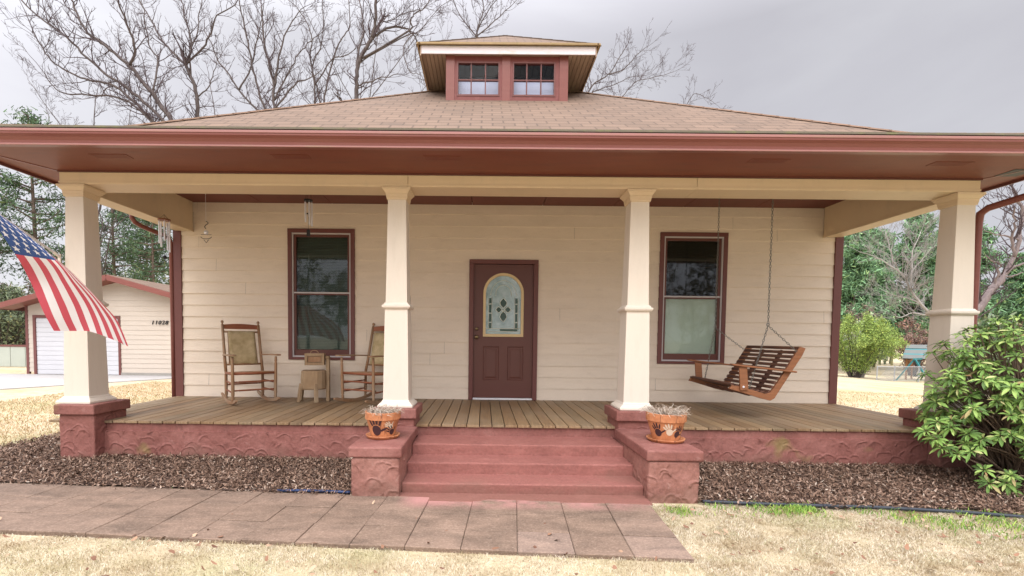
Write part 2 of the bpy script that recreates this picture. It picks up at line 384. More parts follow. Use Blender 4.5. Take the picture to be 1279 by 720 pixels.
def fastmesh(name, V, F, mat, parent=None):
    me = bpy.data.meshes.new(name); V = np.asarray(V, dtype=np.float32); F = np.asarray(F, dtype=np.int32)
    n, k = F.shape
    me.vertices.add(len(V)); me.vertices.foreach_set('co', V.ravel())
    me.loops.add(n * k); me.loops.foreach_set('vertex_index', F.ravel())
    me.polygons.add(n); me.polygons.foreach_set('loop_start', np.arange(0, n * k, k, dtype=np.int32))
    me.update(calc_edges=True); me.validate()
    me.materials.append(mat)
    o = bpy.data.objects.new(name, me); col.objects.link(o)
    if parent: o.parent = parent
    return o
def setuv(o, fn):
    me = o.data; uv = me.uv_layers.new(name='UVMap')
    for p in me.polygons:
        for li in p.loop_indices:
            uv.data[li].uv = fn(me.vertices[me.loops[li].vertex_index].co, p.normal)
rng = np.random.default_rng(7); random.seed(11)
G = -0.44

# ------------------------------------------------------------------ ground
def gz(x, y):
    x = np.asarray(x, float); y = np.asarray(y, float)
    t = np.clip((x - 7) / 33, 0, 1) * np.clip((y + 2) / 12, 0, 1)
    h = G - 2.0 * t * t * (3 - 2 * t) * 1.0
    return h - 0.3 * np.clip((x - 40) / 30, 0, 1)
xs = np.concatenate([np.linspace(-900, -60, 8), np.linspace(-55, 70, 90), np.linspace(80, 900, 9)])
ys = np.concatenate([np.linspace(-900, -60, 6), np.linspace(-50, 110, 100), np.linspace(120, 900, 8)])
X, Y = np.meshgrid(xs, ys); Z = gz(X, Y) - 0.012
V = np.stack([X, Y, Z], -1).reshape(-1, 3); nx = len(xs)
F = [(j * nx + i, j * nx + i + 1, (j + 1) * nx + i + 1, (j + 1) * nx + i) for j in range(len(ys) - 1) for i in range(nx - 1)]
s = NT('dormant_lawn')
v = s.co()
n1 = s.noise(v, 0.35, 6, 0.6); n2 = s.noise(v, 4.0, 6, 0.7, 0.3); n3 = s.noise(v, 55, 4, 0.75)
cc = s.ramp(n2, [(0.30, (0.34, 0.265, 0.16)), (0.5, (0.48, 0.40, 0.265)), (0.7, (0.59, 0.51, 0.37))])
cc = s.mix(0.35, cc, s.ramp(n3, [(0.3, (0.20, 0.14, 0.07)), (0.55, (0.50, 0.40, 0.25)), (0.75, (0.66, 0.57, 0.40))]))
cc = s.mix(s.math('MULTIPLY', s.ramp(n1, [(0.50, (0, 0, 0)), (0.66, (1, 1, 1))]), 0.55), cc, (0.24, 0.26, 0.10))
s.bump(n3, 0.6, 0.02); s.bump(n2, 0.4, 0.04)
M['lawn'] = s.out(cc, 0.95)
g = fastmesh('ground', V, F, M['lawn']); tag(g, kind='structure')

# driveway
dw = MB().prism([(-60, 0.5), (-14, 3.6), (-12.2, 6.6), (-10.3, 10.0), (-9.4, 10.98), (-16.2, 10.98), (-22, 11.9), (-60, 13.5)], G - 0.03, G + 0.012, 'z')
d = dw.build('driveway', paint('driveway_concrete', (0.36, 0.345, 0.33), 0.85, 0.10, (0.30, 0.27, 0.24), 0.4, (1, 1, 1), 0.2)); tag(d, kind='structure')

# mulch bed base (slightly mounded towards the house)
def bedz(x, y): return -0.432 + 0.045 * np.clip((np.asarray(y) + 1.1) / 1.1, 0, 1)
s = NT('mulch_soil'); n2 = s.noise(s.co(), 35, 5, 0.8)
M['mulch_base'] = s.out(s.ramp(n2, [(0.3, (0.035, 0.022, 0.016)), (0.7, (0.13, 0.08, 0.06))]), 0.95)
def backL(x): return -1.19 - (x - 1.05) * 0.0625      # back edge of the walk
def bed_poly(x, y):
    x = np.asarray(x); y = np.asarray(y)
    left = (x > -5.95 + 0.12 * np.sin(y * 5)) & (x < -1.40) & (y > backL(x) + 0.0) & (y < 0.10)
    left |= (x > -5.95) & (x < -5.02) & (y >= 0.0) & (y < 3.0)
    wob = 0.03 * np.sin(x * 4.1) + 0.02 * np.sin(x * 9)
    right = (x > 1.50) & (x < 6.3) & (y > -1.12 - 0.045 * np.clip(x - 2, 0, 9) ** 1.5 * 1.0 + wob) & (y < 0.10)
    right |= (x > 5.02) & (x < 6.3) & (y >= 0.0) & (y < 2.0)
    return left | right
gx = np.arange(-6.1, 6.4, 0.05); gy = np.arange(-1.9, 3.0, 0.05)
BX, BY = np.meshgrid(gx, gy); BZ = bedz(BX, BY)
Vb = np.stack([BX, BY, BZ + 0.008 * np.sin(BX * 13) * np.cos(BY * 17)], -1).reshape(-1, 3)
inside = bed_poly(BX, BY).reshape(-1); nbx = len(gx)
Fb = [(j * nbx + i, j * nbx + i + 1, (j + 1) * nbx + i + 1, (j + 1) * nbx + i) for j in range(len(gy) - 1) for i in range(nbx - 1)
      if inside[j * nbx + i] and inside[j * nbx + i + 1] and inside[(j + 1) * nbx + i] and inside[(j + 1) * nbx + i + 1]]
bb = fastmesh('flower_bed', Vb, Fb, M['mulch_base']); tag(bb, kind='structure')

def scatter_chips(name, n, sampler, zf, lrange, wrange, mat, curl=0.5, tilt=0.5, lift=0.02):
    x, y = sampler(n); n = len(x); z = zf(x, y)
    L = rng.uniform(*lrange, n); W = rng.uniform(*wrange, n); a = rng.uniform(0, 2 * np.pi, n); tl = rng.normal(0, tilt, n); rl = rng.normal(0, tilt, n)
    dx = np.stack([np.cos(a) * np.cos(tl), np.sin(a) * np.cos(tl), np.sin(tl)], -1)
    dy = np.stack([-np.sin(a) * np.cos(rl), np.cos(a) * np.cos(rl), np.sin(rl)], -1)
    up = np.cross(dx, dy)
    c = np.stack([x, y, z + rng.uniform(0, lift, n) + np.abs(np.sin(tl)) * L * 0.4], -1)
    P = []
    cu_ = rng.uniform(-curl, curl, n)[:, None] * L[:, None]
    for sx, sy, k in ((-.5, -.35, 0), (-.5, .35, 0), (0, -.5, 1), (0, .5, 1), (.5, -.2, 0), (.5, .2, 0)):
        P.append(c + dx * (sx * L)[:, None] + dy * (sy * W)[:, None] + up * cu_ * k * 0.3)
    V = np.stack(P, 1).reshape(-1, 3); b = np.arange(n)[:, None] * 6
    F = np.concatenate([b + np.array([0, 2, 3, 1]), b + np.array([2, 4, 5, 3])])
    return fastmesh(name, V, F, mat)
def bed_sampler(n):
    x = rng.uniform(-6, 6.3, n * 2); y = rng.uniform(-1.9, 1.2, n * 2)
    k = bed_poly(x, y + rng.normal(0, 0.03, len(x))) & ~((x > -5.0) & (x < 5.0) & (y > 0.03)); return x[k], y[k]
mu = scatter_chips('bark_mulch', 95000, bed_sampler, bedz, (0.012, 0.048), (0.005, 0.016),
    twigmat('bark_chips', [(0, (0.060, 0.035, 0.023)), (0.4, (0.145, 0.085, 0.056)), (0.78, (0.25, 0.16, 0.11)), (0.95, (0.34, 0.24, 0.18)), (1, (0.48, 0.40, 0.32))]), 0.6, 0.45, 0.03)
tag(mu, 'reddish brown bark mulch and dead leaves covering the beds below the porch', 'mulch', kind='stuff')

# concrete paver walk
UX = Vector((-0.998, 0.0624, 0)).normalized(); VX = Vector((-0.0624, -0.998, 0)).normalized()
O = Vector((1.06, -1.185, 0)); pm = MB()
TW, TD = 0.368, 0.325
for i in range(24):
    for j in range(3):
        o = O + UX * (i * TW) + VX * (j * TD); h = G + 0.018 + random.uniform(-0.003, 0.004)
        a = 0.0018; cs = [o + UX * a + VX * a, o + UX * (TW - a) + VX * a, o + UX * (TW - a) + VX * (TD - a), o + UX * a + VX * (TD - a)]
        tz = [random.uniform(-0.002, 0.002) for _ in range(4)]
        vs = [(c.x, c.y, G - 0.03) for c in cs] + [(c.x, c.y, h + t) for c, t in zip(cs, tz)]
        pm.add(vs, [(3, 2, 1, 0), (4, 5, 6, 7), (0, 1, 5, 4), (1, 2, 6, 5), (2, 3, 7, 6), (3, 0, 4, 7)])
s = NT('worn_red_pavers')
a_ = s.noise(s.co((1, 2.2, 1)), 2.4, 8, 0.68, 0.5); f_ = s.noise(s.co(), 70, 4, 0.7); isl = s.island()
cc = s.ramp(a_, [(0.34, (0.080, 0.052, 0.034)), (0.48, (0.185, 0.122, 0.084)), (0.64, (0.33, 0.22, 0.155))])
cc = s.mix(0.30, cc, s.ramp(isl, [(0, (0.11, 0.078, 0.06)), (0.5, (0.18, 0.125, 0.098)), (0.92, (0.21, 0.15, 0.12)), (0.97, (0.45, 0.35, 0.32)), (1, (0.46, 0.36, 0.33))]))
cc = s.mix(0.42, cc, s.ramp(f_, [(0.3, (0.05, 0.036, 0.028)), (0.55, (0.20, 0.14, 0.10)), (0.75, (0.45, 0.35, 0.27))]))
sp = s.n('ShaderNodeSeparateXYZ'); s.l(s.co(), sp.inputs[0])   # spilt step paint near the steps
near = s.math('SUBTRACT', 1.0, s.math('MULTIPLY', s.math('SUBTRACT', -1.17, sp.outputs[1]), 5.0), clamp=True)
wx = s.math('MULTIPLY', s.math('ADD', sp.outputs[0], 1.05), 6.0, clamp=True)
pn = s.ramp(s.noise(s.co(), 4.0, 5, 0.6), [(0.35, (0, 0, 0)), (0.55, (1, 1, 1))])
cc = s.mix(s.math('MULTIPLY', s.math('MULTIPLY', s.math('MULTIPLY', near, wx), pn), 0.8), cc, (0.42, 0.20, 0.18))
s.bump(f_, 0.5, 0.006); s.bump(a_, 0.3, 0.01)
M['paver'] = s.out(cc, 0.8)
pv = pm.build('walkway', M['paver'], bevel=0.004, seg=1); tag(pv, kind='structure')
sand = MB().add([tuple(O + UX * -0.0 + Vector((0, 0, G + 0.004))), tuple(O + UX * 8.9 + Vector((0, 0, G + 0.004))), tuple(O + UX * 8.9 + VX * 0.975 + Vector((0, 0, G + 0.004))), tuple(O + VX * 0.975 + Vector((0, 0, G + 0.004)))], [(0, 1, 2, 3)])
sd = sand.build('walkway_joint_sand', paint('dark_joint', (0.20, 0.15, 0.11), 0.95, 0.3, (0.16, 0.17, 0.04), 0.5)); tag(sd, kind='structure')

# grass blades
def blades(name, n, sampler, zf, h, wd, mat, lean=0.8):
    x, y = sampler(n); n = len(x); z = zf(x, y)
    H = rng.uniform(*h, n); a = rng.uniform(0, 2 * np.pi, n); b = rng.uniform(0, 2 * np.pi, n); ln = rng.uniform(0.15, lean, n) * H
    w_ = np.stack([np.cos(a), np.sin(a), 0 * a], -1) * (wd / 2); l_ = np.stack([np.cos(b), np.sin(b), 0 * b], -1) * ln[:, None]
    c = np.stack([x, y, z], -1); up = np.array([0, 0, 1.])
    P = [c - w_, c + w_, c + w_ * 0.8 + l_ * 0.35 + up * (H * 0.6)[:, None], c - w_ * 0.8 + l_ * 0.35 + up * (H * 0.6)[:, None], c + l_ + up * (H * 0.85)[:, None] + w_ * 0.1, c + l_ + up * (H * 0.85)[:, None] - w_ * 0.1]
    V = np.stack(P, 1).reshape(-1, 3); k = np.arange(n)[:, None] * 6
    F = np.concatenate([k + np.array([0, 1, 2, 3]), k + np.array([3, 2, 4, 5])])
    return fastmesh(name, V, F, mat)
def onwalk(x, y):
    dx = x - O.x; dy = y - O.y; u = dx * UX.x + dy * UX.y; v = dx * VX.x + dy * VX.y
    return (u > 0.0) & (u < 8.9) & (v > 0.0) & (v < 0.975)
def lawn_sampler(n):
    x = np.concatenate([rng.uniform(-4.6, 4.6, n), rng.uniform(1.0, 6.2, n // 3)]); y = np.concatenate([rng.uniform(-3.6, -1.05, n), rng.uniform(-2.4, -1.0, n // 3)])
    k = ~onwalk(x, y) & ~bed_poly(x, y) & ~((x < 1.54) & (y > -1.14)); 
    k &= rng.random(len(x)) < np.clip(1.6 - 0.0 * x, 0, 1)
    return x[k], y[k]
s = NT('dry_grass_blades')
cc = s.ramp(s.island(), [(0, (0.24, 0.175, 0.10)), (0.25, (0.43, 0.345, 0.22)), (0.6, (0.59, 0.505, 0.37)), (0.95, (0.75, 0.68, 0.55)), (1, (0.38, 0.42, 0.17))])
pa = s.noise(s.co((1, 1.6, 1)), 3.2, 6, 0.65, 0.4); pb = s.noise(s.co((1, 1.6, 1)), 1.1, 4, 0.6, 0.6); pc = s.noise(s.co(), 14, 4, 0.7)
cc = s.mix(s.math('MULTIPLY', s.ramp(pa, [(0.50, (0, 0, 0)), (0.62, (1, 1, 1))]), 0.75), cc, (0.33, 0.24, 0.13))
cc = s.mix(s.math('MULTIPLY', s.ramp(pb, [(0.52, (0, 0, 0)), (0.70, (1, 1, 1))]), 0.45), cc, (0.36, 0.36, 0.16))
cc = s.mix(s.math('MULTIPLY', s.ramp(pc, [(0.56, (0, 0, 0)), (0.70, (1, 1, 1))]), 0.5), cc, (0.26, 0.19, 0.11))
gl = blades('dry_grass', 290000, lawn_sampler, lambda x, y: gz(x, y) - 0.012 + 0.010 * np.sin(x * 7 + y * 3) * np.cos(y * 9 - x * 4), (0.006, 0.028), 0.0028, s.out(cc, .9), 1.6)
tag(gl, 'short straw coloured dormant grass in front of the walk', 'grass', kind='stuff')
def side_sampler(n):
    x = np.concatenate([rng.uniform(-13, -4.95, n), rng.uniform(5.2, 13, n // 3)]); y = np.concatenate([rng.uniform(-0.5, 9, n), rng.uniform(0, 9, n // 3)])
    k = ~bed_poly(x, y) & ~((x < -10.2 - 0 * y) & (y > 2)); return x[k], y[k]
gl2 = blades('side_yard_grass', 60000, side_sampler, lambda x, y: gz(x, y) - 0.012, (0.02, 0.05), 0.009,
    twigmat('side_grass_blades', [(0, (0.28, 0.185, 0.09)), (0.4, (0.48, 0.35, 0.20)), (0.9, (0.59, 0.46, 0.29)), (1, (0.30, 0.33, 0.10))]), 1.6)
tag(gl2, 'tan dormant grass in the side yards left and right of the porch', 'grass', kind='stuff')
def green_sampler(n):
    cs = [(1.75, -1.2, .22), (2.15, -1.25, .16), (1.55, -1.16, .12), (2.7, -1.34, .25), (3.2, -1.42, .3), (3.7, -1.55, .3), (4.2, -1.72, .35), (4.8, -1.9, .3), (3.0, -1.3, .3), (2.3, -1.22, .1), (-5.6, 1.25, .2), (-5.9, 0.9, .15), (1.2, -1.3, .12), (3.3, -.35, .07), (3.45, -.4, .05), (4.0, -1.6, .4), (3.5, -1.42, .3), (-6.2, 4.2, .35), (-3.1, -.98, .05), (-5.7, .2, .1)]
    i = rng.integers(0, len(cs), n); c = np.array(cs)[i]
    x = c[:, 0] + rng.normal(0, 1, n) * c[:, 2] * 0.8; y = c[:, 1] + rng.normal(0, 1, n) * np.minimum(c[:, 2] * .45, .13)
    k = ~onwalk(x, y) & ~((x < 1.54) & (x > 1.06) & (y > -1.10)) & ((y < 0.0) | (x < -4.9)); k &= (np.sin(x * 5.3) * np.cos(x * 2.1 + y * 6) + .35 * np.sin(x * 17 + y * 11) > rng.uniform(-.6, .5, len(x))); return x[k], y[k]
gg = blades('green_weeds', 7000, green_sampler, lambda x, y: np.full_like(x, G), (0.015, 0.05), 0.006,
    twigmat('green_weed_blades', [(0, (0.10, 0.22, 0.03)), (0.5, (0.20, 0.34, 0.06)), (1, (0.38, 0.46, 0.10))]), 1.2)
tag(gg, 'bright green weeds and moss growing along the lawn edge of the mulch', 'weeds', kind='stuff')
def leaf_sampler(n):
    x = rng.uniform(-4, 5, n); y = rng.uniform(-3.2, -1.2, n); k = ~onwalk(x, y) | (rng.random(n) < .15); return x[k], y[k]
fl = scatter_chips('fallen_leaves', 420, leaf_sampler, lambda x, y: gz(x, y) + 0.012, (0.02, 0.05), (0.012, 0.03),
    twigmat('dead_leaf', [(0, (0.12, 0.055, 0.035)), (0.6, (0.28, 0.15, 0.09)), (1, (0.42, 0.30, 0.2))]), 0.8, 0.35, 0.01)
tag(fl, 'small brown dead leaves scattered over the front lawn', 'leaves', kind='stuff')

# ------------------------------------------------------------------ the house
P_ = 2.253; W = 5.06; BACK = 9.2
house = empty('house', (0, P_, 0), 0, 'cream clapboard house with maroon trim, hip roof, dormer and deep front porch', 'house')
def hb(mb, name, mat, parent=house, **k):
    o = mb.build(name, mat, parent, **k)
    if parent is house: o.matrix_parent_inverse = Matrix.Translation((0, -P_, 0))
    return o
def under(o, parent): o.parent = parent; return o
lapr = random.Random(3)
def lap(mb, x0, x1, z0, z1, holes, y, pitch=0.176, flip=1, axis='y', thick=0.013):
    # clapboards: each course a wedge, standing proud at its bottom edge; cut round the openings
    z = z0; joints = {}
    while z < z1 - 1e-4:
        zt = min(z + pitch, z1); cuts = sorted({z, zt} | {h for a, b, c, d in holes for h in (c, d) if z < h < zt})
        for za, zb in zip(cuts[:-1], cuts[1:]):
            iv = [(x0, x1)]
            for a, b, c, d in holes:
                if c < zb - 1e-5 and d > za + 1e-5:
                    nv = []
                    for p, q in iv:
                        if b <= p or a >= q: nv.append((p, q)); continue
                        if a > p: nv.append((p, a))
                        if b < q: nv.append((b, q))
                    iv = nv
            fa = 1 - (za - z) / pitch; fb = 1 - (zb - z) / pitch
            if pitch > .17:      # butt joints between board lengths
                js = joints.setdefault(round(z, 3), sorted(x0 + (lapr.random() * 6.0) + 7.2 * q for q in range(int((x1 - x0) / 7.2) + 1)))
                nv = []
                for p, q in iv:
                    cut_ = [p] + [j_ for j_ in js if p + .1 < j_ < q - .1] + [q]
                    nv += [(cut_[i] + (.0012 if i else 0), cut_[i + 1] - .0012) for i in range(len(cut_) - 1)]
                iv = nv
            for p, q in iv:
                tj = thick + (lapr.uniform(-.002, .003) if pitch > .17 and len(cuts) == 2 else 0)
                ya = y - flip * tj * fa; yb = y - flip * tj * fb
                vs = [(p, ya, za), (q, ya, za), (q, yb, zb), (p, yb, zb), (p, y + flip * .01, za), (q, y + flip * .01, za)]
                if axis == 'x': vs = [(b_, a_, c_) for a_, b_, c_ in vs]
                mb.add(vs, [(0, 1, 2, 3)] + ([(4, 5, 1, 0)] if abs(za - z) < 1e-6 else []))
        z = zt
    return mb
WL, WR = -2.825, 2.832; DX = -0.041; WT, WB = 2.577, 0.586
holes = [(WL - .50, WL + .50, WB + .01, WT - .01), (WR - .50, WR + .50, WB + .01, WT - .01), (DX - .52, DX + .52, 0.0, 2.11)]
hb(lap(MB(), -W + .09, W - .09, 0.0, 3.0, holes, P_), 'front_wall', M['siding'])
for sx in (-1, 1): hb(lap(MB(), P_ + .06, BACK, -0.35, 3.0, [], sx * W, flip=-sx, axis='x'), 'side_wall', M['siding'])
bk = MB().box(-W, W, BACK, BACK + .1, -0.4, 3.0); hb(bk, 'back_wall', M['siding'])
# dark rooms behind the openings
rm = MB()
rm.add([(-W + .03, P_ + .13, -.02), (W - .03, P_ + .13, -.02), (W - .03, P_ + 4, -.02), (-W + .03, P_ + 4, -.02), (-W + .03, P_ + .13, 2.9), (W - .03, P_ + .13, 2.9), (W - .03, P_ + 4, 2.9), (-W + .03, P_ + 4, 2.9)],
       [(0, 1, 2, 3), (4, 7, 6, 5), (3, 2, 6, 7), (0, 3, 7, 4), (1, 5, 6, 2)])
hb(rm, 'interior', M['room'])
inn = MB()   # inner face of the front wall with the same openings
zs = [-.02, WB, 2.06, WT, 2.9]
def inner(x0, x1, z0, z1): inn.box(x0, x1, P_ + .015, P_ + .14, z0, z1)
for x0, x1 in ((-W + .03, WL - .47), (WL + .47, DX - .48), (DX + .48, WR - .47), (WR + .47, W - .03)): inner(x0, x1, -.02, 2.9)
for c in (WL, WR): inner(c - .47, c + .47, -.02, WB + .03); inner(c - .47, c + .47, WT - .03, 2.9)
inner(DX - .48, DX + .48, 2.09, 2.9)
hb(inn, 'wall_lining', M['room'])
# corner boards
for sx in (-1, 1):
    c = MB().box(sx * W - (.0 if sx < 0 else .095), sx * W + (.095 if sx < 0 else 0), P_ - .028, P_ + .05, -.0, 2.93)
    hb(c, 'corner_board', M['maroon'], bevel=.003)
    c = MB().box(sx * W - .005 - (0.02 if sx < 0 else 0), sx * W + .005 + (0.02 if sx > 0 else 0), P_ - .026, P_ + .09, -.38, 2.90)
    hb(c, 'corner_board', M['maroon'], bevel=.003)
for sx in (-1, 1): hb(MB().box(W - .03 if sx > 0 else -W, W if sx > 0 else -W + .03, P_ + .09, BACK, G - .1, -.34), 'foundation', M['stucco'])

# windows
def window(c, shade, label):
    y = P_; o = MB(); cw = .062
    o.box(c - .51, c - .51 + cw, y - .035, y + .05, WB, WT - cw); o.box(c + .51 - cw, c + .51, y - .035, y + .05, WB, WT - cw)
    o.box(c - .51, c + .51, y - .037, y + .05, WT - cw, WT); o.box(c - .51 + cw, c + .51 - cw, y - .035, y + .05, WB, WB + .04)
    fr = hb(o, 'window', M['maroon'], bevel=.003)
    if label: fr['label'] = label
    i0, i1 = c - .51 + cw, c + .51 - cw; zb, zt = WB + .04, WT - cw; sw_ = .019
    f = MB(); f.box(i0, i0 + sw_, y - .022, y + .03, zb, zt - sw_); f.box(i1 - sw_, i1, y - .022, y + .03, zb, zt - sw_); f.box(i0, i1, y - .023, y + .03, zt - sw_, zt); f.box(i0 + sw_, i1 - sw_, y - .022, y + .03, zb, zb + .022)
    f.box(i0 + sw_, i1 - sw_, y - .014, y + .03, 1.60, 1.622)
    f.build('screen_frame', M['frame_grey'], fr, bevel=.002)
    a, b = i0 + sw_, i1 - sw_
    sm = MB(); t = .035
    for x0, x1, z0, z1 in ((a, a + t, zb + .022, zt - sw_), (b - t, b, zb + .022, zt - sw_), (a + t, b - t, zb + .022, zb + .115), (a + t, b - t, zt - sw_ - .04, zt - sw_), (a + t, b - t, 1.58, 1.615)):
        sm.box(x0, x1, y + .002, y + .045, z0, z1)
    sm.build('sash', M['door'], fr, bevel=.002)
    g_ = MB().add([(a + t, y + .018, zb + .1), (b - t, y + .018, zb + .1), (b - t, y + .018, zt - sw_ - .03), (a + t, y + .018, zt - sw_ - .03)], [(0, 1, 2, 3)])
    g_.build('pane', M['glass'], fr)
    bl = MB(); z = 1.66 if shade else zb + .12
    while z < zt - .05:
        zz = z; bl.add([(a + .02, y + .075, zz), (b - .02, y + .075, zz), (b - .02, y + .090, zz + .021), (a + .02, y + .090, zz + .021)], [(0, 1, 2, 3)]); z += .024
    for xx in (a + .2, b - .2): bl.tube([(xx, y + .072, zb + .12), (xx, y + .072, zt - .05)], .003, 4)
    bl.build('blind', M['room'] if shade else M['blind'], fr)
    if shade:
        cu_ = MB(); n = 60
        vs = []
        for k in range(n + 1):
            xx = a + .02 + (b - a - .04) * k / n; yy = y + .065 + .0012 * math.sin(k * .35)
            vs += [(xx, yy, zb + .05), (xx, yy, 1.62)]
        cu_.add(vs, [(2 * k, 2 * k + 2, 2 * k + 3, 2 * k + 1) for k in range(n)])
        cu_.build('shade', M['shade'], fr, smooth=True)
    return fr
window(WL, False, 'left window with dark lowered blinds, both halves dark')
window(WR, True, 'right window with dark upper half and pale shade behind the lower half')

# door
y = P_; d = MB(); j0, j1 = DX - .525, DX + .525
d.box(j0, j0 + .068, y - .04, y + .06, 0.0, 2.075); d.box(j1 - .068, j1, y - .04, y + .06, 0.0, 2.075); d.box(j0, j1, y - .042, y + .06, 2.075, 2.14)
df = hb(d, 'door_frame', M['maroon'], bevel=.004)
MB().box(j0 + .068, j1 - .068, y - .03, y + .06, .001, .026).build('threshold', M['white'], df, bevel=.003)
dd = empty('door', (DX, P_, 0)); dd.parent = house; dd.matrix_parent_inverse = Matrix.Translation((0, -P_, 0))
def db(mb, name, mat, **k):
    o = mb.build(name, mat, dd, **k); o.matrix_parent_inverse = Matrix.Translation((-DX, -P_, 0)); return o
x0, x1 = DX - .455, DX + .455; ys = y + .004
# slab with arched opening
ax, az, ar = DX, 1.632, .285; zb_ = 1.0
slab = MB()
def fz(pts): return [(px_, ys, pz) for px_, pz in pts]
arc = [(ax + ar * math.cos(a), az + ar * math.sin(a)) for a in np.linspace(0, math.pi, 25)]
top = [(x1 + (x0 - x1) * k / 24, 2.07) for k in range(25)]
slab.add(fz(arc) + fz(top), [(k, k + 25, k + 26, k + 1) for k in range(24)])
slab.add(fz([(x0, zb_), (ax - ar, zb_), (ax - ar, az), (x0, az)]), [(0, 1, 2, 3)]); slab.add(fz([(ax + ar, zb_), (x1, zb_), (x1, az), (ax + ar, az)]), [(0, 1, 2, 3)])
slab.add(fz([(x0, az), (ax - ar, az), (x0, 2.07)]), [(0, 1, 2)]); slab.add(fz([(ax + ar, az), (x1, az), (x1, 2.07)]), [(0, 1, 2)])
# lower part with two raised panels
pan = [(DX - .305, DX - .06, .30, .82), (DX + .07, DX + .315, .30, .82)]
xsx = [x0, pan[0][0], pan[0][1], pan[1][0], pan[1][1], x1]; zsx = [.03, .30, .82, zb_]
for i in range(5):
    for j in range(3):
        a, b, c, e = xsx[i], xsx[i + 1], zsx[j], zsx[j + 1]
        if j == 1 and i in (1, 3):
            rings = [(0, 0), (.012, .012), (.028, .012), (.055, .002)]; k0 = []
            for ins, dp in rings: k0.append([(a + ins, ys + dp, c + ins), (b - ins, ys + dp, c + ins), (b - ins, ys + dp, e - ins), (a + ins, ys + dp, e - ins)])
            for r in range(3): slab.add(k0[r] + k0[r + 1], [(q, (q + 1) % 4, 4 + (q + 1) % 4, 4 + q) for q in range(4)])
            slab.add(k0[3], [(0, 1, 2, 3)])
        else: slab.add(fz([(a, c), (b, c), (b, e), (a, e)]), [(0, 1, 2, 3)])
db(slab, 'door_panel', M['door'])
ft = MB(); outer = [(ax + (ar + .024) * math.cos(a), az + (ar + .024) * math.sin(a)) for a in np.linspace(0, math.pi, 25)]; inr = [(ax + (ar - .016) * math.cos(a), az + (ar - .016) * math.sin(a)) for a in np.linspace(0, math.pi, 25)]
outer = [(ax + ar + .024, zb_ - .03)] + outer + [(ax - ar - .024, zb_ - .03)]; inr = [(ax + ar - .016, zb_ + .012)] + inr + [(ax - ar + .016, zb_ + .012)]
n = len(outer)
for yy, (oo, ii) in ((0, (outer, inr)),):
    vs = [(a, ys - .012, b) for a, b in oo] + [(a, ys - .012, b) for a, b in ii] + [(a, ys, b) for a, b in oo] + [(a, ys + .012, b) for a, b in ii]
    ft.add(vs, [(k, (k + 1) % n, n + (k + 1) % n, n + k) for k in range(n)] + [(k, 2 * n + k, 2 * n + (k + 1) % n, (k + 1) % n) for k in range(n)] + [(n + k, n + (k + 1) % n, 3 * n + (k + 1) % n, 3 * n + k) for k in range(n)])
db(ft, 'glass_trim', M['yellow_trim'])
lg = MB(); lg.add([(a, ys + .010, b) for a, b in inr], [tuple(range(n))]); db(lg, 'leaded_glass', M['leaded'])
cm = MB()
def came(pts, r=.0045): cm.tube([(DX + a, ys + .007, b) for a, b in pts], r, 5)
ci = ar - .016
came([(-.225, 1.10), (-.225, 1.55)]); came([(.225, 1.10), (.225, 1.55)]); came([(-.175, 1.10), (-.175, 1.58)], .004); came([(.175, 1.10), (.175, 1.58)], .004)
came([(-.26, 1.095), (.26, 1.095)], .006); came([(-.24, 1.05), (.24, 1.05)], .005)
came([(.20 * math.cos(a), 1.58 + .25 * math.sin(a)) for a in np.linspace(0.1, math.pi - .1, 16)], .004)
came([(.12 * math.cos(a), 1.62 + .14 * math.sin(a)) for a in np.linspace(-.2, math.pi + .2, 16)], .004)
for z in (1.19, 1.33, 1.47): came([(-.225, z), (-.175, z)], .006); came([(.175, z), (.225, z)], .006)
cz = 1.385
def heart(sx, sz, h, w_):
    pts = [(0, 0), (.75 * w_, .28 * h), (w_, .55 * h), (.6 * w_, .78 * h), (0, h), (-.6 * w_, .78 * h), (-w_, .55 * h), (-.75 * w_, .28 * h), (0, 0)]
    return [((a if sz else b * sx), (cz + (b * sz if sz else a))) for a, b in pts]
gg_ = MB()
for sx, sz, h, w_ in ((0, 1, .155, .055), (0, -1, .165, .055), (1, 0, .095, .045), (-1, 0, .095, .045)):
    base = .022; pts = heart(sx, sz, h, w_); pts = [(a + sx * base, b + sz * base) for a, b in pts]
    came(pts, .0055); gg_.add([(DX + a, ys + .006, b) for a, b in pts[:-1]], [tuple(range(len(pts) - 1))])
came([(.022 * math.cos(a), cz + .022 * math.sin(a)) for a in np.linspace(0, 2 * math.pi, 13)], .005)
for sx in (-1, 1):
    for z0_, z1_ in ((1.10, 1.18), (1.20, 1.32), (1.34, 1.46), (1.48, 1.56)):
        gg_.add([(DX + sx * .182, ys + .0065, z0_), (DX + sx * .218, ys + .0065, z0_), (DX + sx * .218, ys + .0065, z1_), (DX + sx * .182, ys + .0065, z1_)], [(0, 1, 2, 3)])
gg_.add([(DX - .05, ys + .0065, 1.057), (DX + .22, ys + .0065, 1.057), (DX + .22, ys + .0065, 1.088), (DX - .05, ys + .0065, 1.088)], [(0, 1, 2, 3)])
db(gg_, 'green_glass_pieces', M['green_glass']); db(cm, 'glass_tracery', M['came'], smooth=True)
for z, r in ((.962, .030), (1.09, .024)):
    k = MB(); prof = [(0, 0), (r * 1.05, 0), (r * 1.05, .006), (r * .45, .012), (r * .45, .03), (r * .95, .04), (r, .055), (r * .7, .066), (0, .068)]
    k.lathe(prof, n=16); k.v = [(DX - .405 + a, ys - c, z + b) for a, b, c in k.v]
    db(k, 'door_knob' if r > .025 else 'deadbolt', M['brass'], smooth=True)

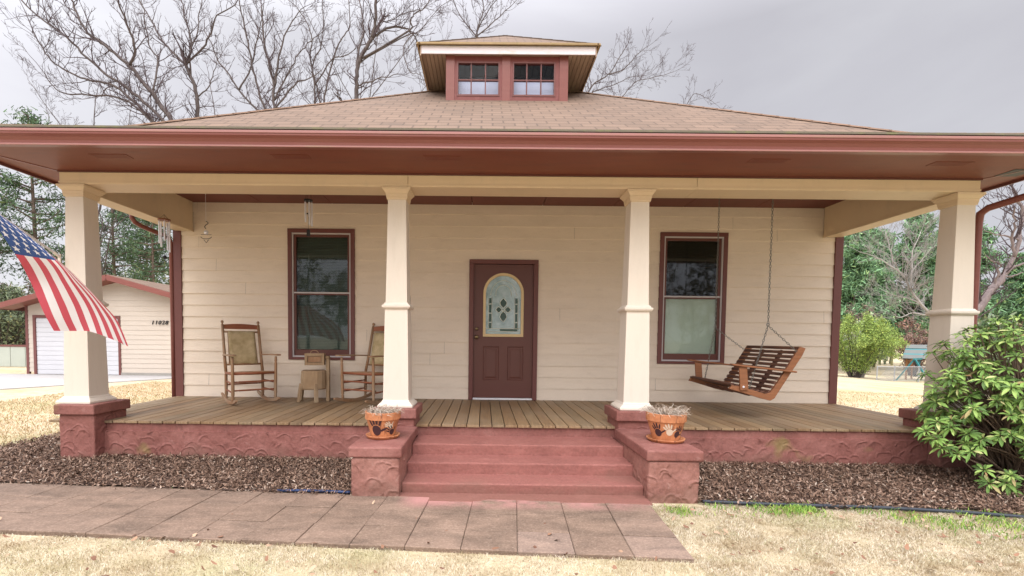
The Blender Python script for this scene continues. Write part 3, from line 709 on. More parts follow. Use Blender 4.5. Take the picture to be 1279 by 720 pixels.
# porch ceiling, beams, soffit, fascia, gutter
ZB, ZT, ZC = 2.522, 2.655, 2.96
EY, EX = -.70, 5.20
c = MB()
for i in range(9):
    xa = -4.79 + i * 9.58 / 9; c.box(xa + .004, xa + 9.58 / 9 - .004, .33, P_ - .002, ZC, ZC + .02)
hb(c, 'porch_ceiling', M['ceiling'], bevel=.002)
b = MB().box(-4.83, -1.152, 0, .315, ZB, ZC + .03).box(-1.149, 1.88, .0015, .315, ZB, ZC + .03).box(1.883, 4.83, 0, .315, ZB + .001, ZC + .03)
hb(b, 'front_beam', M['cream'], bevel=.004)
b = MB().box(-4.835, 4.835, -.006, .0, ZB + .008, ZB + .028); hb(b, 'beam_trim', M['cream'], bevel=.002)
for sx in (-1, 1):
    b = MB().box(min(sx * 4.77, sx * 5.04), max(sx * 4.77, sx * 5.04), .317, P_ + .0 - .03, ZB + .002, ZC + .03); hb(b, 'side_beam', M['cream'], bevel=.004)
    b = MB().box(min(sx * 4.755, sx * 4.769), max(sx * 4.755, sx * 4.769), .318, P_ - .03, ZB - .012, ZB + .014); hb(b, 'beam_trim', M['cream'], bevel=.002)
sf = MB()
sf.box(-EX, EX, EY, -.008, ZT, ZT + .012)
for sx in (-1, 1): sf.box(min(sx * 4.84, sx * EX), max(sx * 4.84, sx * EX), -.006, BACK, ZT + .001, ZT + .013)
so_ = hb(sf, 'soffit', M['soffit'])
tr = MB().box(-4.83, 4.83, -.022, -.008, ZT - .018, ZT - .001); tr.box(-5.06, -4.84, .30, P_, ZT - .03, ZT - .001)
hb(tr, 'soffit_trim', M['door'])
for (vx, vy) in ((-3.95, -.42), (-2.2, -.45), (-.75, -.45), (2.35, -.45), (4.1, -.42)):
    v = MB()
    v.box(vx - .18, vx + .18, vy - .055, vy + .055, ZT - .004, ZT - .001)
    vo = hb(v, 'soffit_vent', M['soffit'])
    v2 = MB()
    for k in range(4): v2.box(vx - .165, vx + .165, vy - .042 + k * .024, vy - .038 + k * .024, ZT - .0055, ZT - .0042)
    v2.build('louvre', M['ceiling'], vo)
v = MB().box(4.86, 5.08, -.30, -.10, ZT - .004, ZT - .0005); hb(v, 'soffit_gap_dark_plate', M['black'])  # black plate painted for the dark inside a missing soffit panel
for sx in (-1, 1):      # diagonal joint strip at the soffit corner
    v = MB().beam((sx * 4.84, -.01, ZT - .003), (sx * 5.2, -.69, ZT - .003), .02, .006); hb(v, 'soffit_trim', M['gutter'])
fs = MB().box(-EX - .02, EX + .02, EY - .02, EY, ZT - .028, ZT + .12)
for sx in (-1, 1): fs.box(min(sx * EX, sx * (EX + .02)), max(sx * EX, sx * (EX + .02)), EY + .001, BACK, ZT - .028, ZT + .12)
hb(fs, 'fascia', M['maroon'], bevel=.002)
# K-style gutter profile (y,z) swept along x
gp = [(EY - .021, 2.74), (EY - .021, 2.62), (EY - .075, 2.62), (EY - .085, 2.628), (EY - .088, 2.655), (EY - .105, 2.68), (EY - .128, 2.70), (EY - .13, 2.73), (EY - .118, 2.74), (EY - .118, 2.733), (EY - .12, 2.705), (EY - .08, 2.665), (EY - .075, 2.63), (EY - .03, 2.63), (EY - .03, 2.74)]
gt = MB().prism(gp, -5.36, 5.36, 'x'); gu = hb(gt, 'gutter', M['gutter'])
lp = MB().box(-5.37, 5.37, EY - .136, EY - .116, 2.717, 2.741); lp.box(-5.37, 5.37, EY - .094, EY - .076, 2.613, 2.629)
lp.build('gutter_lip', M['gutter_lip'], gu, bevel=.003)

# main roof: bell-cast pyramid hip
zE, s1, s2_ = 2.80, .42, .64; t1 = 1.0; z1_ = zE + s1 * t1; zA = z1_ + s2_ * (5.35 - t1)
cy = EY - .03 + 5.35
def ringz(t): return zE + s1 * t if t <= t1 else z1_ + (t - t1) * s2_
rf = MB(); uvs = []
def P3(k, t, z):
    h = 5.35 - t; return [(-h, cy - h, z), (h, cy - h, z), (h, cy + h, z), (-h, cy + h, z)][k]
for k in range(4):
    k2 = (k + 1) % 4
    rf.add([P3(k, 0, zE), P3(k2, 0, zE), P3(k2, t1, z1_), P3(k, t1, z1_)], [(0, 1, 2, 3)])
    rf.add([P3(k, t1, z1_), P3(k2, t1, z1_), (0, cy, zA)], [(0, 1, 2)])
ro = rf.build('roof', M['shingle'], house); ro.matrix_parent_inverse = Matrix.Translation((0, -P_, 0))
def ruv(co, nrm):
    if abs(nrm.y) > abs(nrm.x): return (co.x, math.hypot(co.y - (cy - 5.35 * (1 if nrm.y < 0 else -1)), co.z - zE))
    return (co.y, math.hypot(abs(co.x) - 5.35, co.z - zE))
setuv(ro, ruv)
eg = MB()
for k in range(4):
    k2 = (k + 1) % 4; a = Vector(P3(k, -.012, zE - .012)); b_ = Vector(P3(k2, -.012, zE - .012)); eg.beam(a, b_, .05, .018)
eg.build('shingle_edge', M['shingle_edge'], ro)
# shingle courses as thin raised butts on the front slope, and hip caps
cr_ = MB(); t = .14
while t < 4.0:
    h = 5.35 - t * .885; z = ringz(t * .885 if t * .885 <= t1 else t * .84)
    t += .14
hp = MB()
for sx in (-1, 1):
    for (ta, tb) in ((0, t1), (t1, 5.35)):
        A = Vector((sx * (5.35 - ta), cy - 5.35 + ta, ringz(ta) + .012)); B = Vector((sx * (5.35 - tb), cy - 5.35 + tb, ringz(tb) + .012))
        n = int((B - A).length / .2)
        for q in range(n):
            a = A.lerp(B, q / n); b_ = A.lerp(B, (q + 1.15) / n); hp.beam(a + Vector((0, 0, -.010)), b_ + Vector((0, 0, -.014)), .09, .014)
hp.build('hip_cap', M['shingle_edge'] if False else paint('hip_cap_shingle', (0.37, 0.25, 0.185), 0.9, 0.25, (0.2, 0.16, 0.10), 0.4, (1, 1, 1), 0.3), ro)

# dormer
dm = empty('dormer', (-.02, 2.4, 4.6)); dm.parent = house; dm.matrix_parent_inverse = Matrix.Translation((0, -P_, 0))
def dmb(mb, name, mat, **k):
    o = mb.build(name, mat, dm, **k); o.matrix_parent_inverse = Matrix.Translation((.02, -2.4, -4.6)); return o
DC = -.027; DY = 2.40; hw = .92; zl, zh = 4.50, 5.245
f = MB()
wins = [(DC - .765, DC - .11), (DC + .085, DC + .74)]; wz0, wz1 = 4.645, 5.16
f.box(DC - hw, wins[0][0], DY, DY + .1, zl, zh); f.box(wins[0][1], wins[1][0], DY, DY + .1, zl, zh); f.box(wins[1][1], DC + hw, DY, DY + .1, zl, zh)
for a, b in wins: f.box(a, b, DY + .001, DY + .1, wz1, zh); f.box(a, b, DY + .001, DY + .1, zl, wz0)
dmb(f, 'dormer_front', M['maroon2'] if 'maroon2' in M else paint('dormer_paint', (0.175, 0.052, 0.045), 0.5, 0.12, (0.40, 0.2, 0.18), 0.3), bevel=.002)
f = MB().box(DC - hw - .012, DC - hw + .12, DY - .014, DY - .001, zl, zh); f.box(DC + hw - .12, DC + hw + .012, DY - .014, DY - .001, zl, zh); f.box(DC - .075, DC + .05, DY - .014, DY - .001, zl, zh)
f.box(DC - hw - .012, DC + hw + .012, DY - .016, DY - .001, zl + .0, zl + .04)
dmb(f, 'dormer_trim', M['gutter'], bevel=.002)
for a in (DC - hw, DC + hw - .05): dmb(MB().box(a, a + .05, DY + .1, 5.0, zl, zh), 'dormer_side', M['maroon'])
for a, b in wins:
    f = MB(); e = .022
    f.box(a, a + e, DY - .006, DY + .05, wz0, wz1); f.box(b - e, b, DY - .006, DY + .05, wz0, wz1); f.box(a + e, b - e, DY - .006, DY + .05, wz1 - e, wz1); f.box(a + e, b - e, DY - .006, DY + .05, wz0, wz0 + .028)
    for q in (1, 2): xx = a + (b - a) * q / 3; f.box(xx - .009, xx + .009, DY + .005, DY + .05, wz0 + .028, wz1 - e)
    zm = (wz0 + wz1) / 2 - .01
    for q in range(3): f.box(a + (b - a) * q / 3 + (.009 if q else e), a + (b - a) * (q + 1) / 3 - (.009 if q < 2 else e), DY + .006, DY + .05, zm - .009, zm + .009)
    dmb(f, 'dormer_window', M['maroon'], bevel=.0015)
    g_ = MB().add([(a + .01, DY + .03, wz0 + .01), (b - .01, DY + .03, wz0 + .01), (b - .01, DY + .03, wz1 - .01), (a + .01, DY + .03, wz1 - .01)], [(0, 1, 2, 3)])
    dmb(g_, 'dormer_pane', M['dormer_glass'])
    c = MB().box(a - .02, b + .02, DY + .16, DY + .165, wz0 - .05, zm + .06); dmb(c, 'cafe_curtain', M['white'])
bx = MB().add([(DC - hw + .06, DY + .5, 4.5), (DC + hw - .06, DY + .5, 4.5), (DC + hw - .06, DY + .5, 5.2), (DC - hw + .06, DY + .5, 5.2)], [(0, 1, 2, 3)]); dmb(bx, 'dormer_backing', M['room'])
# dormer eaves: soffit boards, fascia, hip roof
dx0, dx1, dy0 = -1.345, 1.315, 2.30; zs_ = 5.222
f = MB(); nb = 6
for q in range(nb):
    for a0, a1 in ((dx0 + .02, DC - hw - .012), (DC + hw + .012, dx1 - .02)):
        wq = (a1 - a0) / nb; f.box(a0 + q * wq, a0 + q * wq + wq - .006, dy0 + .02, 4.4, zs_, zs_ + .015)
f.box(DC - hw - .01, DC + hw + .01, dy0 + .02, DY + .02, zs_ + .022, zs_ + .03)
dmb(f, 'dormer_soffit', M['soffit_board'])
f = MB().box(dx0 + .02, dx1 - .02, dy0, dy0 + .018, zs_ - .004, zs_ + .115); dmb(f, 'dormer_fascia', M['fascia_white'], bevel=.003)
for a in (dx0, dx1 - .018): dmb(MB().box(a, a + .018, dy0 + .001, 4.6, zs_ - .03, zs_ + .115), 'dormer_side_fascia', M['soffit_board'])
f = MB(); e = .035; A = (dx0 - e, dy0 - e, zs_ + .125); B = (dx1 + e, dy0 - e, zs_ + .125); zz = zs_ + .125; mx_ = (dx0 + dx1) / 2; hw2 = (dx1 - dx0) / 2 + e
ap = (mx_, dy0 - e + hw2, zz + .70 * hw2); C_ = (dx1 + e, 7.0, zz); D_ = (dx0 - e, 7.0, zz); ap2 = (mx_, 7.0, zz + .70 * hw2)
f.add([A, B, ap, C_, D_, ap2], [(0, 1, 2), (1, 3, 5, 2), (0, 2, 5, 4)])
dr = dmb(f, 'dormer_roof', M['shingle']); setuv(dr, lambda c, n: (c.x, c.y * 1.2) if abs(n.x) < .3 else (c.y, c.x * 1.2))
f = MB().beam(A, B, .03, .028).beam(A, D_, .03, .028).beam(B, C_, .03, .028)
dmb(f, 'dormer_shingle_edge', paint('yellowed_shingle_edge', (0.33, 0.235, 0.125), 0.9, 0.25, (0.24, 0.20, 0.08), 0.6, (3, 1, 1), 0.3))
f = MB()
for X0 in (A, B):
    a = Vector(X0); b_ = Vector(ap)
    for q in range(9): f.beam(a.lerp(b_, q / 9) + Vector((0, 0, -.006)), a.lerp(b_, (q + 1.1) / 9) + Vector((0, 0, -.010)), .08, .014)
dmb(f, 'dormer_hip_cap', M['shingle'])

# columns
def column(cx, label):
    cyy = .135; e = empty('column', (cx, cyy, .195)); e.parent = house; e.matrix_parent_inverse = Matrix.Translation((0, -P_, 0))
    if label: e['label'] = label
    w = lambda z: .265 + (.192 - .265) * (z - .25) / (2.44 - .25)
    def B(mb, name, mat, **k):
        o = mb.build(name, mat, e, **k); o.matrix_parent_inverse = Matrix.Translation((-cx, -cyy, -.195)); return o
    c = (cx, cyy)
    f = MB().frustum(c, w(.2) + .01, w(1.25) + .012, .22, 1.25); f.frustum(c, w(1.25), w(2.46), 1.25, 2.46); B(f, 'shaft', M['column'], bevel=.004)
    f = MB().frustum(c, w(1.27) + .045, w(1.27) + .07, 1.245, 1.262).frustum(c, w(1.27) + .07, w(1.27) + .07, 1.262, 1.285).frustum(c, w(1.27) + .05, w(1.27) + .015, 1.285, 1.31); B(f, 'belt', M['column'], bevel=.003)
    f = MB()
    for z0, z1, a, b in ((.195, .215, .375, .375), (.215, .232, .375, .345), (.232, .25, .345, .305), (.25, .27, .305, .28)): f.frustum(c, a, b, z0, z1)
    B(f, 'base', M['column'], bevel=.003)
    f = MB()
    for z0, z1, a, b in ((2.40, 2.425, .215, .222), (2.425, 2.46, .225, .232), (2.46, 2.495, .235, .285), (2.495, 2.519, .295, .30)): f.frustum(c, a, b, z0, z1)
    B(f, 'capital', M['cream'], bevel=.003)
CX = [-4.71, -1.272, 1.303, 4.735]
for cx in CX: column(cx, None)
# pedestals under the columns
def rough(o, amt=.006, cuts=5):
    sb = o.modifiers.new('sub', 'SUBSURF'); sb.subdivision_type = 'SIMPLE'; sb.levels = sb.render_levels = cuts
    t = bpy.data.textures.get('uneven') or bpy.data.textures.new('uneven', 'CLOUDS'); t.noise_scale = .09; t.noise_depth = 2
    dmod = o.modifiers.new('disp', 'DISPLACE'); dmod.texture = t; dmod.strength = amt * 2; dmod.mid_level = .5; dmod.texture_coords = 'GLOBAL'
for cx, (a, b) in zip(CX, ((-4.86, -4.43), (-1.50, -1.035), (1.066, 1.53), (4.45, 4.90))):
    f = MB().box(a + .028, b - .028, -.085, .38, G - .12, .085); o = hb(f, 'pedestal', M['stucco'], bevel=.012); rough(o, .006)
    f = MB().box(a, b, -.12, .41, .086, .194); o = hb(f, 'pedestal_cap', M['cap'], bevel=.012); rough(o, .003)
# skirt wall, smooth band, deck
def skirt(x0, x1, name='porch_skirt'):
    n = max(1, int((x1 - x0) / .45)); f = MB()
    for i in range(n):
        a = x0 + (x1 - x0) * i / n; b = x0 + (x1 - x0) * (i + 1) / n
        f.add([(a, .045, G - .15), (b, .045, G - .15), (b, .045, -.112), (a, .045, -.112), (a, .085, -.108), (b, .085, -.108)], [(0, 1, 2, 3), (3, 2, 5, 4)])
    bm_ = f; o = hb(f, name, M['stucco']); rough(o, .008); return o
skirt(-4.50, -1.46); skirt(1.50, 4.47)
f = MB()
for a, b in ((-4.5, -1.06), (-1.06, 1.075), (1.075, 4.5)): f.box(a, b, .082, .13, -.13, -.028)
hb(f, 'deck_band', M['cap'], bevel=.004)
for sx in (-1, 1): hb(MB().box(min(sx * 5.0, sx * 5.05), max(sx * 5.0, sx * 5.05), .35, P_, G - .15, -.03), 'side_skirt', M['stucco'])
f = MB(); x = -5.06; pw = .138; 
while x < 5.06 - .02:
    x2 = min(x + pw - .009, 5.06); jz = random.uniform(-.0015, .0015); y0 = .055 + random.uniform(-.004, .004)
    # boards stop behind the two outer and two inner pedestals
    ycut = y0
    f.box(x, x2, ycut, P_ - .005, -.026 + jz, jz); x += pw
hb(f, 'deck', M['deck'], bevel=.0025, seg=1)
f = MB().box(-4.98, 4.98, .16, P_, -.08, -.045); hb(f, 'joists', M['room'])
# steps
f = MB()
for zt, yf in ((-.122, -.345), (-.23, -.655), (-.335, -.955)):
    f.box(-1.045, 1.085, yf, .1 if zt > -.2 else yf + .36, zt - .125, zt)
st_ = hb(f, 'steps', M['step'], bevel=.012); rough(st_, .0035)
f = MB().box(-1.06, 1.09, -1.168, -.90, G - .06, G + .018); o = hb(f, 'step_pad', M['step'], bevel=.008)
# cheek piers beside the steps
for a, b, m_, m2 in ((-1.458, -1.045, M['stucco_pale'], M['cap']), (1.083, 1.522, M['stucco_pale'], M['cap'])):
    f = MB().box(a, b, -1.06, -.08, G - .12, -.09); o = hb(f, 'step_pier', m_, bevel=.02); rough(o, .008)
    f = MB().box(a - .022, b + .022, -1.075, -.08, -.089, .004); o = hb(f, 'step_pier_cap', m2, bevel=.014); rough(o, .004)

# downspouts: round the left rear corner of the porch, and by the right column
def pipe(pts, w_=.065, d_=.05):
    f = MB(); P = [Vector(p) for p in pts]
    f.tube(P, [w_ * .56] * len(P), 8); return f
o = hb(pipe([(-5.30, 1.68, 2.66), (-5.30, 1.68, 2.58), (-5.285, 1.71, 2.53), (-5.26, 1.80, 2.495), (-5.15, 2.13, 2.43), (-5.125, 2.21, 2.40), (-5.118, 2.235, 2.34), (-5.118, 2.24, 1.0), (-5.118, 2.24, -.38)], .058), 'downspout', M['gutter'], smooth=True)
o = hb(pipe([(5.50, -.78, 2.66), (5.42, -.74, 2.56), (5.16, -.05, 2.44), (5.09, .16, 2.405), (5.068, .22, 2.36), (5.068, .235, 2.25), (5.068, .235, 1.0), (5.068, .235, -.42)]), 'downspout', M['gutter'], smooth=True)

# ------------------------------------------------------------------ rocking chairs
def children(o): return [c for c in bpy.data.objects if c.parent == o]
def copy_tree(o, parent=None):
    c = o.copy(); col.objects.link(c)
    if parent: c.parent = parent; c.matrix_parent_inverse = o.matrix_parent_inverse.copy()
    for ch in children(o): copy_tree(ch, c)
    return c
def turned(mb, a, b, r0=.021, r1=.019, knob=False):
    a = Vector(a); b = Vector(b); pts = []; rr = []
    for t, k in ((0, .8), (.08, 1), (.12, .75), (.15, 1.08), (.3, 1.05), (.5, 1.1), (.7, 1.0), (.84, 1.05), (.87, .75), (.9, 1), (1, .85)):
        pts.append(a.lerp(b, t)); rr.append((r0 + (r1 - r0) * t) * k)
    mb.tube(pts, rr, 8)
    if knob:
        d = (b - a).normalized()
        mb.tube([b, b + d * .012, b + d * .03, b + d * .05, b + d * .062], [.012, .010, .021, .017, .003], 8)
def rocking_chair(label):
    c = empty('rocking_chair', (0, 0, 0), 0, label, 'rocking chair', 'wooden rocking chairs on the porch')
    yb, yf = .25, -.23; rw = .245; fw = .275
    # rockers: curved runners, resting on the deck at their middle
    Rr = 1.05
    for sx in (-1, 1):
        pts = []
        for k in range(15):
            yy = -.40 + .86 * k / 14; z = Rr - math.sqrt(Rr * Rr - (yy * .92) ** 2); xx = sx * (fw + (rw - fw) * (yy + .4) / .86)
            pts.append((xx, yy, z))
        f = MB()
        vs = []
        for i, (x, y_, z) in enumerate(pts):
            e = 1 if 0 < i < 14 else .6
            vs += [(x - .014, y_, z), (x + .014, y_, z), (x + .014, y_, z + .045 * e), (x - .014, y_, z + .045 * e)]
        fs_ = [(3, 2, 1, 0), tuple(range(56, 60))]
        for i in range(14): fs_ += [(4 * i + q, 4 * i + (q + 1) % 4, 4 * i + 4 + (q + 1) % 4, 4 * i + 4 + q) for q in range(4)]
        f.add(vs, fs_); f.build('rocker', M['chair_wood'], c, bevel=.004)
        f = MB(); turned(f, (sx * fw, yf, .05), (sx * (fw + .005), yf - .015, .655)); f.build('front_leg', M['chair_wood'], c, smooth=True)
        f = MB(); turned(f, (sx * rw, yb - .03, .045), (sx * rw, yb - .02, .46), .02, .02)
        f.tube([(sx * rw, yb - .02, .44), (sx * rw * 1.0, yb + .03, .60), (sx * rw * .99, yb + .15, 1.10)], [.021, .021, .019], 8)
        f.tube([(sx * rw * .99, yb + .15, 1.10), (sx * rw * .99, yb + .153, 1.115), (sx * rw * .99, yb + .156, 1.13), (sx * rw * .99, yb + .16, 1.15), (sx * rw * .99, yb + .162, 1.16)], [.013, .011, .021, .018, .004], 8)
        f.build('back_post', M['chair_wood'], c, smooth=True)
        # arm: flat, widening forwards, with an arch in plan
        f = MB(); prof = [(-.33, .030), (-.30, .045), (-.18, .046), (0, .034), (.2, .026), (.29, .020)]; vs = []
        for yy, w_ in prof:
            zz = .668 + .010 * math.cos((yy + .2) * 4); xx = sx * (fw + .015) - sx * max(0, yy) * .12
            vs += [(xx - w_, yy, zz - .010), (xx + w_, yy, zz - .010), (xx + w_, yy, zz + .010), (xx - w_, yy, zz + .010)]
        n = len(prof); fs_ = [(3, 2, 1, 0), tuple(range(4 * n - 4, 4 * n))]
        for i in range(n - 1): fs_ += [(4 * i + q, 4 * i + (q + 1) % 4, 4 * i + 4 + (q + 1) % 4, 4 * i + 4 + q) for q in range(4)]
        f.add(vs, fs_); f.build('arm', M['chair_wood'], c, bevel=.005)
        for zz in (.17, .29):
            f = MB(); turned(f, (sx * fw, yf, zz), (sx * rw, yb - .03, zz + .01), .011, .011); f.build('stretcher', M['chair_red'], c, smooth=True)
    for zz in (.20, .315):
        f = MB(); turned(f, (-fw, yf, zz), (fw, yf, zz), .011, .011); f.build('stretcher', M['chair_red'], c, smooth=True)
    f = MB(); turned(f, (-rw, yb - .03, .25), (rw, yb - .03, .25), .011, .011); f.build('stretcher', M['chair_red'], c, smooth=True)
    # seat: four rails and a woven panel
    z0 = .43
    f = MB(); f.tube([(-fw, yf, z0), (fw, yf, z0)], .020, 8).tube([(-rw, yb - .03, z0 - .02), (rw, yb - .03, z0 - .02)], .018, 8)
    for sx in (-1, 1): f.tube([(sx * fw, yf, z0), (sx * rw, yb - .03, z0 - .02)], .018, 8)
    f.build('seat_frame', M['chair_red'], c, smooth=True)
    f = MB(); n = 8
    vs = []
    for i in range(n + 1):
        for j in range(n + 1):
            t = i / n; yy = yf - .012 + (yb - .03 - yf) * t; hw_ = (fw + (rw - fw) * t) * .96; u = (j / n - .5) * 2
            vs.append((u * hw_, yy, z0 + .018 - .02 * t - .016 * (1 - u * u) * math.sin(math.pi * t)))
    f.add(vs, [(i * (n + 1) + j, i * (n + 1) + j + 1, (i + 1) * (n + 1) + j + 1, (i + 1) * (n + 1) + j) for i in range(n) for j in range(n)])
    o = f.build('seat', M['cane_tan'], c, smooth=True); so2 = o.modifiers.new('s', 'SOLIDIFY'); so2.thickness = .03
    # back: top slat, rails, woven panel
    def bp_(z): t = (z - .60) / .5; return yb + .03 + .12 * t
    f = MB(); vs = []
    for k in range(9):
        u = -1 + 2 * k / 8; x = u * rw; yy = .022 * (1 - u * u); h = .018 * (1 - u * u)
        for zz in (1.035, 1.095): vs += [(x, bp_(zz) + yy - .007, zz + (h if zz > 1.05 else 0)), (x, bp_(zz) + yy + .007, zz + (h if zz > 1.05 else 0))]
    fs_ = [(0, 1, 3, 2), (32, 34, 35, 33)]
    for k in range(8): a = 4 * k; fs_ += [(a, a + 2, a + 6, a + 4), (a + 1, a + 5, a + 7, a + 3), (a + 2, a + 3, a + 7, a + 6), (a, a + 4, a + 5, a + 1)]
    f.add(vs, fs_); f.build('top_slat', M['chair_red'], c, bevel=.003)
    f = MB(); f.tube([(-rw, bp_(1.0), .995), (rw, bp_(1.0), .995)], .014, 8).tube([(-rw, bp_(.5), .53), (rw, bp_(.5), .53)], .014, 8)
    for sx in (-1, 1): f.tube([(sx * .185, bp_(.53), .53), (sx * .175, bp_(.995), .995)], .012, 6)
    f.build('back_rail', M['chair_wood'], c, smooth=True)
    f = MB(); vs = []
    for i in range(n + 1):
        for j in range(n + 1):
            zz = .53 + .47 * i / n; u = (j / n - .5) * 2; vs.append((u * .18, bp_(zz) - .006 + .012 * (1 - u * u), zz))
    f.add(vs, [(i * (n + 1) + j, i * (n + 1) + j + 1, (i + 1) * (n + 1) + j + 1, (i + 1) * (n + 1) + j) for i in range(n) for j in range(n)])
    o = f.build('back_panel', M['cane'], c, smooth=True); so2 = o.modifiers.new('s', 'SOLIDIFY'); so2.thickness = .022
    return c
rc = rocking_chair('wooden rocking chair in full view between the porch corner and the left window')
rc2 = copy_tree(rc)
rc.location = (-3.63, 1.60, .002); rc.rotation_euler = (0, 0, R(42))
rc2.location = (-1.98, 1.73, .002); rc2.rotation_euler = (0, 0, R(-26))
rc2['label'] = 'wooden rocking chair turned left, partly hidden behind the cream column left of the steps'

# rustic little wooden stand with a crate on a tall rear slab
c = empty('rustic_wooden_stand', (-2.79, 1.80, 0), R(12), 'small rustic log stand with tiny crate on top, between the rocking chairs', 'wooden stand')
f = MB(); n_ = 14
for zz, rr in ((.18, .92), (.20, 1.0), (.33, 1.03), (.44, .99), (.455, .94)):
    for q in range(n_): a_ = 2 * math.pi * q / n_; e_ = rr * (1 + .05 * math.sin(q * 2.3 + 1)); f.v.append((.172 * e_ * math.copysign(abs(math.cos(a_)) ** .7, math.cos(a_)), .15 * e_ * math.copysign(abs(math.sin(a_)) ** .7, math.sin(a_)), zz))
f.f += [(r_ * n_ + q, r_ * n_ + (q + 1) % n_, (r_ + 1) * n_ + (q + 1) % n_, (r_ + 1) * n_ + q) for r_ in range(4) for q in range(n_)] + [tuple(reversed(range(n_))), tuple(range(4 * n_, 5 * n_))]
f.build('log_body', M['rustic'], c, bevel=.003)
for sx, sy, h in ((-1, -.5, .27), (.25, -1, .27), (-1, 1, .27)):
    f = MB().beam((sx * .165 * 1.25, sy * .16, 0), (sx * .165 * 1.05, sy * .145, h), .055, .04); f.build('leg', M['rustic'], c, bevel=.008)
f = MB().box(.166, .215, -.02, .12, 0, .62); f.box(.150, .214, -.02, .12, .62, .66); f.build('rear_slab', M['rustic'], c, bevel=.008)
cr = MB(); z0 = .53
cr.box(-.12, .15, -.07, -.05, z0, z0 + .04).box(-.12, .15, -.07, -.05, z0 + .13, z0 + .17).box(-.12, -.08, -.07, -.05, z0 + .04, z0 + .13).box(.11, .15, -.07, -.05, z0 + .04, z0 + .13)
cr.box(-.12, .15, .08, .10, z0, z0 + .17).box(-.12, -.10, -.05, .08, z0, z0 + .17).box(.13, .148, -.05, .08, z0, z0 + .17).box(-.10, .13, -.05, .08, z0, z0 + .02)
co_ = cr.build('crate', M['rustic'], c, bevel=.003)
f = MB().box(-.075, .105, -.052, -.045, z0 + .045, z0 + .125); f.build('crate_panel', M['chair_wood'], co_)
f = MB().tube([(-.04 + .11 * .5 * (1 - math.cos(a)) , -.06, z0 + .17 + .045 * math.sin(a)) for a in np.linspace(0, math.pi, 9)], .007, 5); f.build('handle', M['chair_wood'], co_, smooth=True)

# ------------------------------------------------------------------ porch swing
sw = empty('porch_swing', (3.0, 1.17, .30), 0, 'slatted brown wooden porch swing with orange brown arms hanging on chains', 'porch swing')
def sb_(mb, name, mat, **k):
    o = mb.build(name, mat, sw, **k); o.matrix_parent_inverse = Matrix.Translation((-3.0, -1.17, -.30)); return o
y0, y1 = .60, 1.75
# side profile in x,z: seat front (2.60,.40) dips to (3.06,.27), back rises to (3.44,.84)
seat = [(2.62, .385), (2.66, .415), (2.74, .40), (2.86, .365), (2.98, .325), (3.06, .305)]
back = [(3.11, .34), (3.16, .41), (3.22, .50), (3.28, .60), (3.35, .72), (3.43, .86)]
for k in range(8):      # seat slats
    t = k / 7; x = 2.64 + .42 * t; z = .405 - .105 * t
    sb_(MB().beam((x, y0 + .01, z + .022), (x, y1 - .01, z + .022), .045, .018, up=(-.24, 0, 1)), 'seat_slat', M['swing_slat'], bevel=.003)
for k in range(11):
    t = k / 10; x = 3.10 + .335 * t; z = .345 + .52 * t
    sb_(MB().beam((x - .018, y0 + .01, z), (x - .018, y1 - .01, z), .016, .037, up=(.5, 0, .84)), 'back_slat', M['swing_slat'], bevel=.003)
for yy in (y0 + .015, y1 - .015, (y0 + y1) / 2 - .2, (y0 + y1) / 2 + .2):
    outer_ = abs(yy - (y0 + y1) / 2) > .4; w_ = .02
    poly = [(2.60, .37), (2.63, .415), (2.72, .405), (2.88, .36), (3.03, .315), (3.09, .335), (3.17, .45), (3.28, .64), (3.37, .80), (3.42, .885), (3.485, .865), (3.45, .78), (3.34, .60), (3.22, .40), (3.14, .265), (3.09, .235), (2.98, .26), (2.80, .315), (2.66, .355)]
    if not outer_: poly = [(a, b) for a, b in poly]; poly = [(2.66, .375), (2.88, .33), (3.03, .29), (3.10, .31), (3.19, .44), (3.30, .62), (3.39, .78), (3.43, .84), (3.455, .82), (3.36, .64), (3.24, .44), (3.14, .27), (3.03, .25), (2.70, .335)]
    sb_(MB().prism(poly, yy - w_, yy + w_, 'y'), 'side_frame' if outer_ else 'middle_brace', M['cedar'] if outer_ else M['swing_slat'], bevel=.004)
for yy in (y0 + .0, y1 - .0):
    s_ = -1 if yy < 1 else 1
    sb_(MB().beam((2.60, yy + s_ * .02, .665), (3.36, yy + s_ * .02, .585), .085, .022), 'armrest', M['cedar'], bevel=.008)
    sb_(MB().beam((2.765, yy + s_ * .018, .36), (2.74, yy + s_ * .018, .64), .022, .095, up=(1, 0, 0)), 'arm_post', M['cedar'], bevel=.004)
    sb_(MB().lathe([(0, 0), (.014, 0), (.012, .006), (0, .008)], n=10), 'bolt', M['steel']).matrix_parent_inverse = Matrix.Translation((-3.0 + 2.75, -1.17 + yy + s_ * .032, -.30 + .40)) @ Matrix.Rotation(R(90) * (1 if s_ < 0 else -1), 4, 'X')
def chain(mb, a, b, L=.042, r=.0034, w_=.010):
    a = Vector(a); b = Vector(b); d = (b - a); n = max(1, int(d.length / (L * .78))); st = d / n; dn = d.normalized()
    u = dn.cross(Vector((0.2, 1, .1))).normalized(); v_ = dn.cross(u)
    for k in range(n):
        c0 = a + st * (k + .5); q = u if k % 2 else v_
        pts = [c0 + dn * (L / 2) * math.cos(t) + q * w_ * math.sin(t) for t in np.linspace(0, 2 * math.pi, 9)]
        mb.tube(pts, r, 4, False)
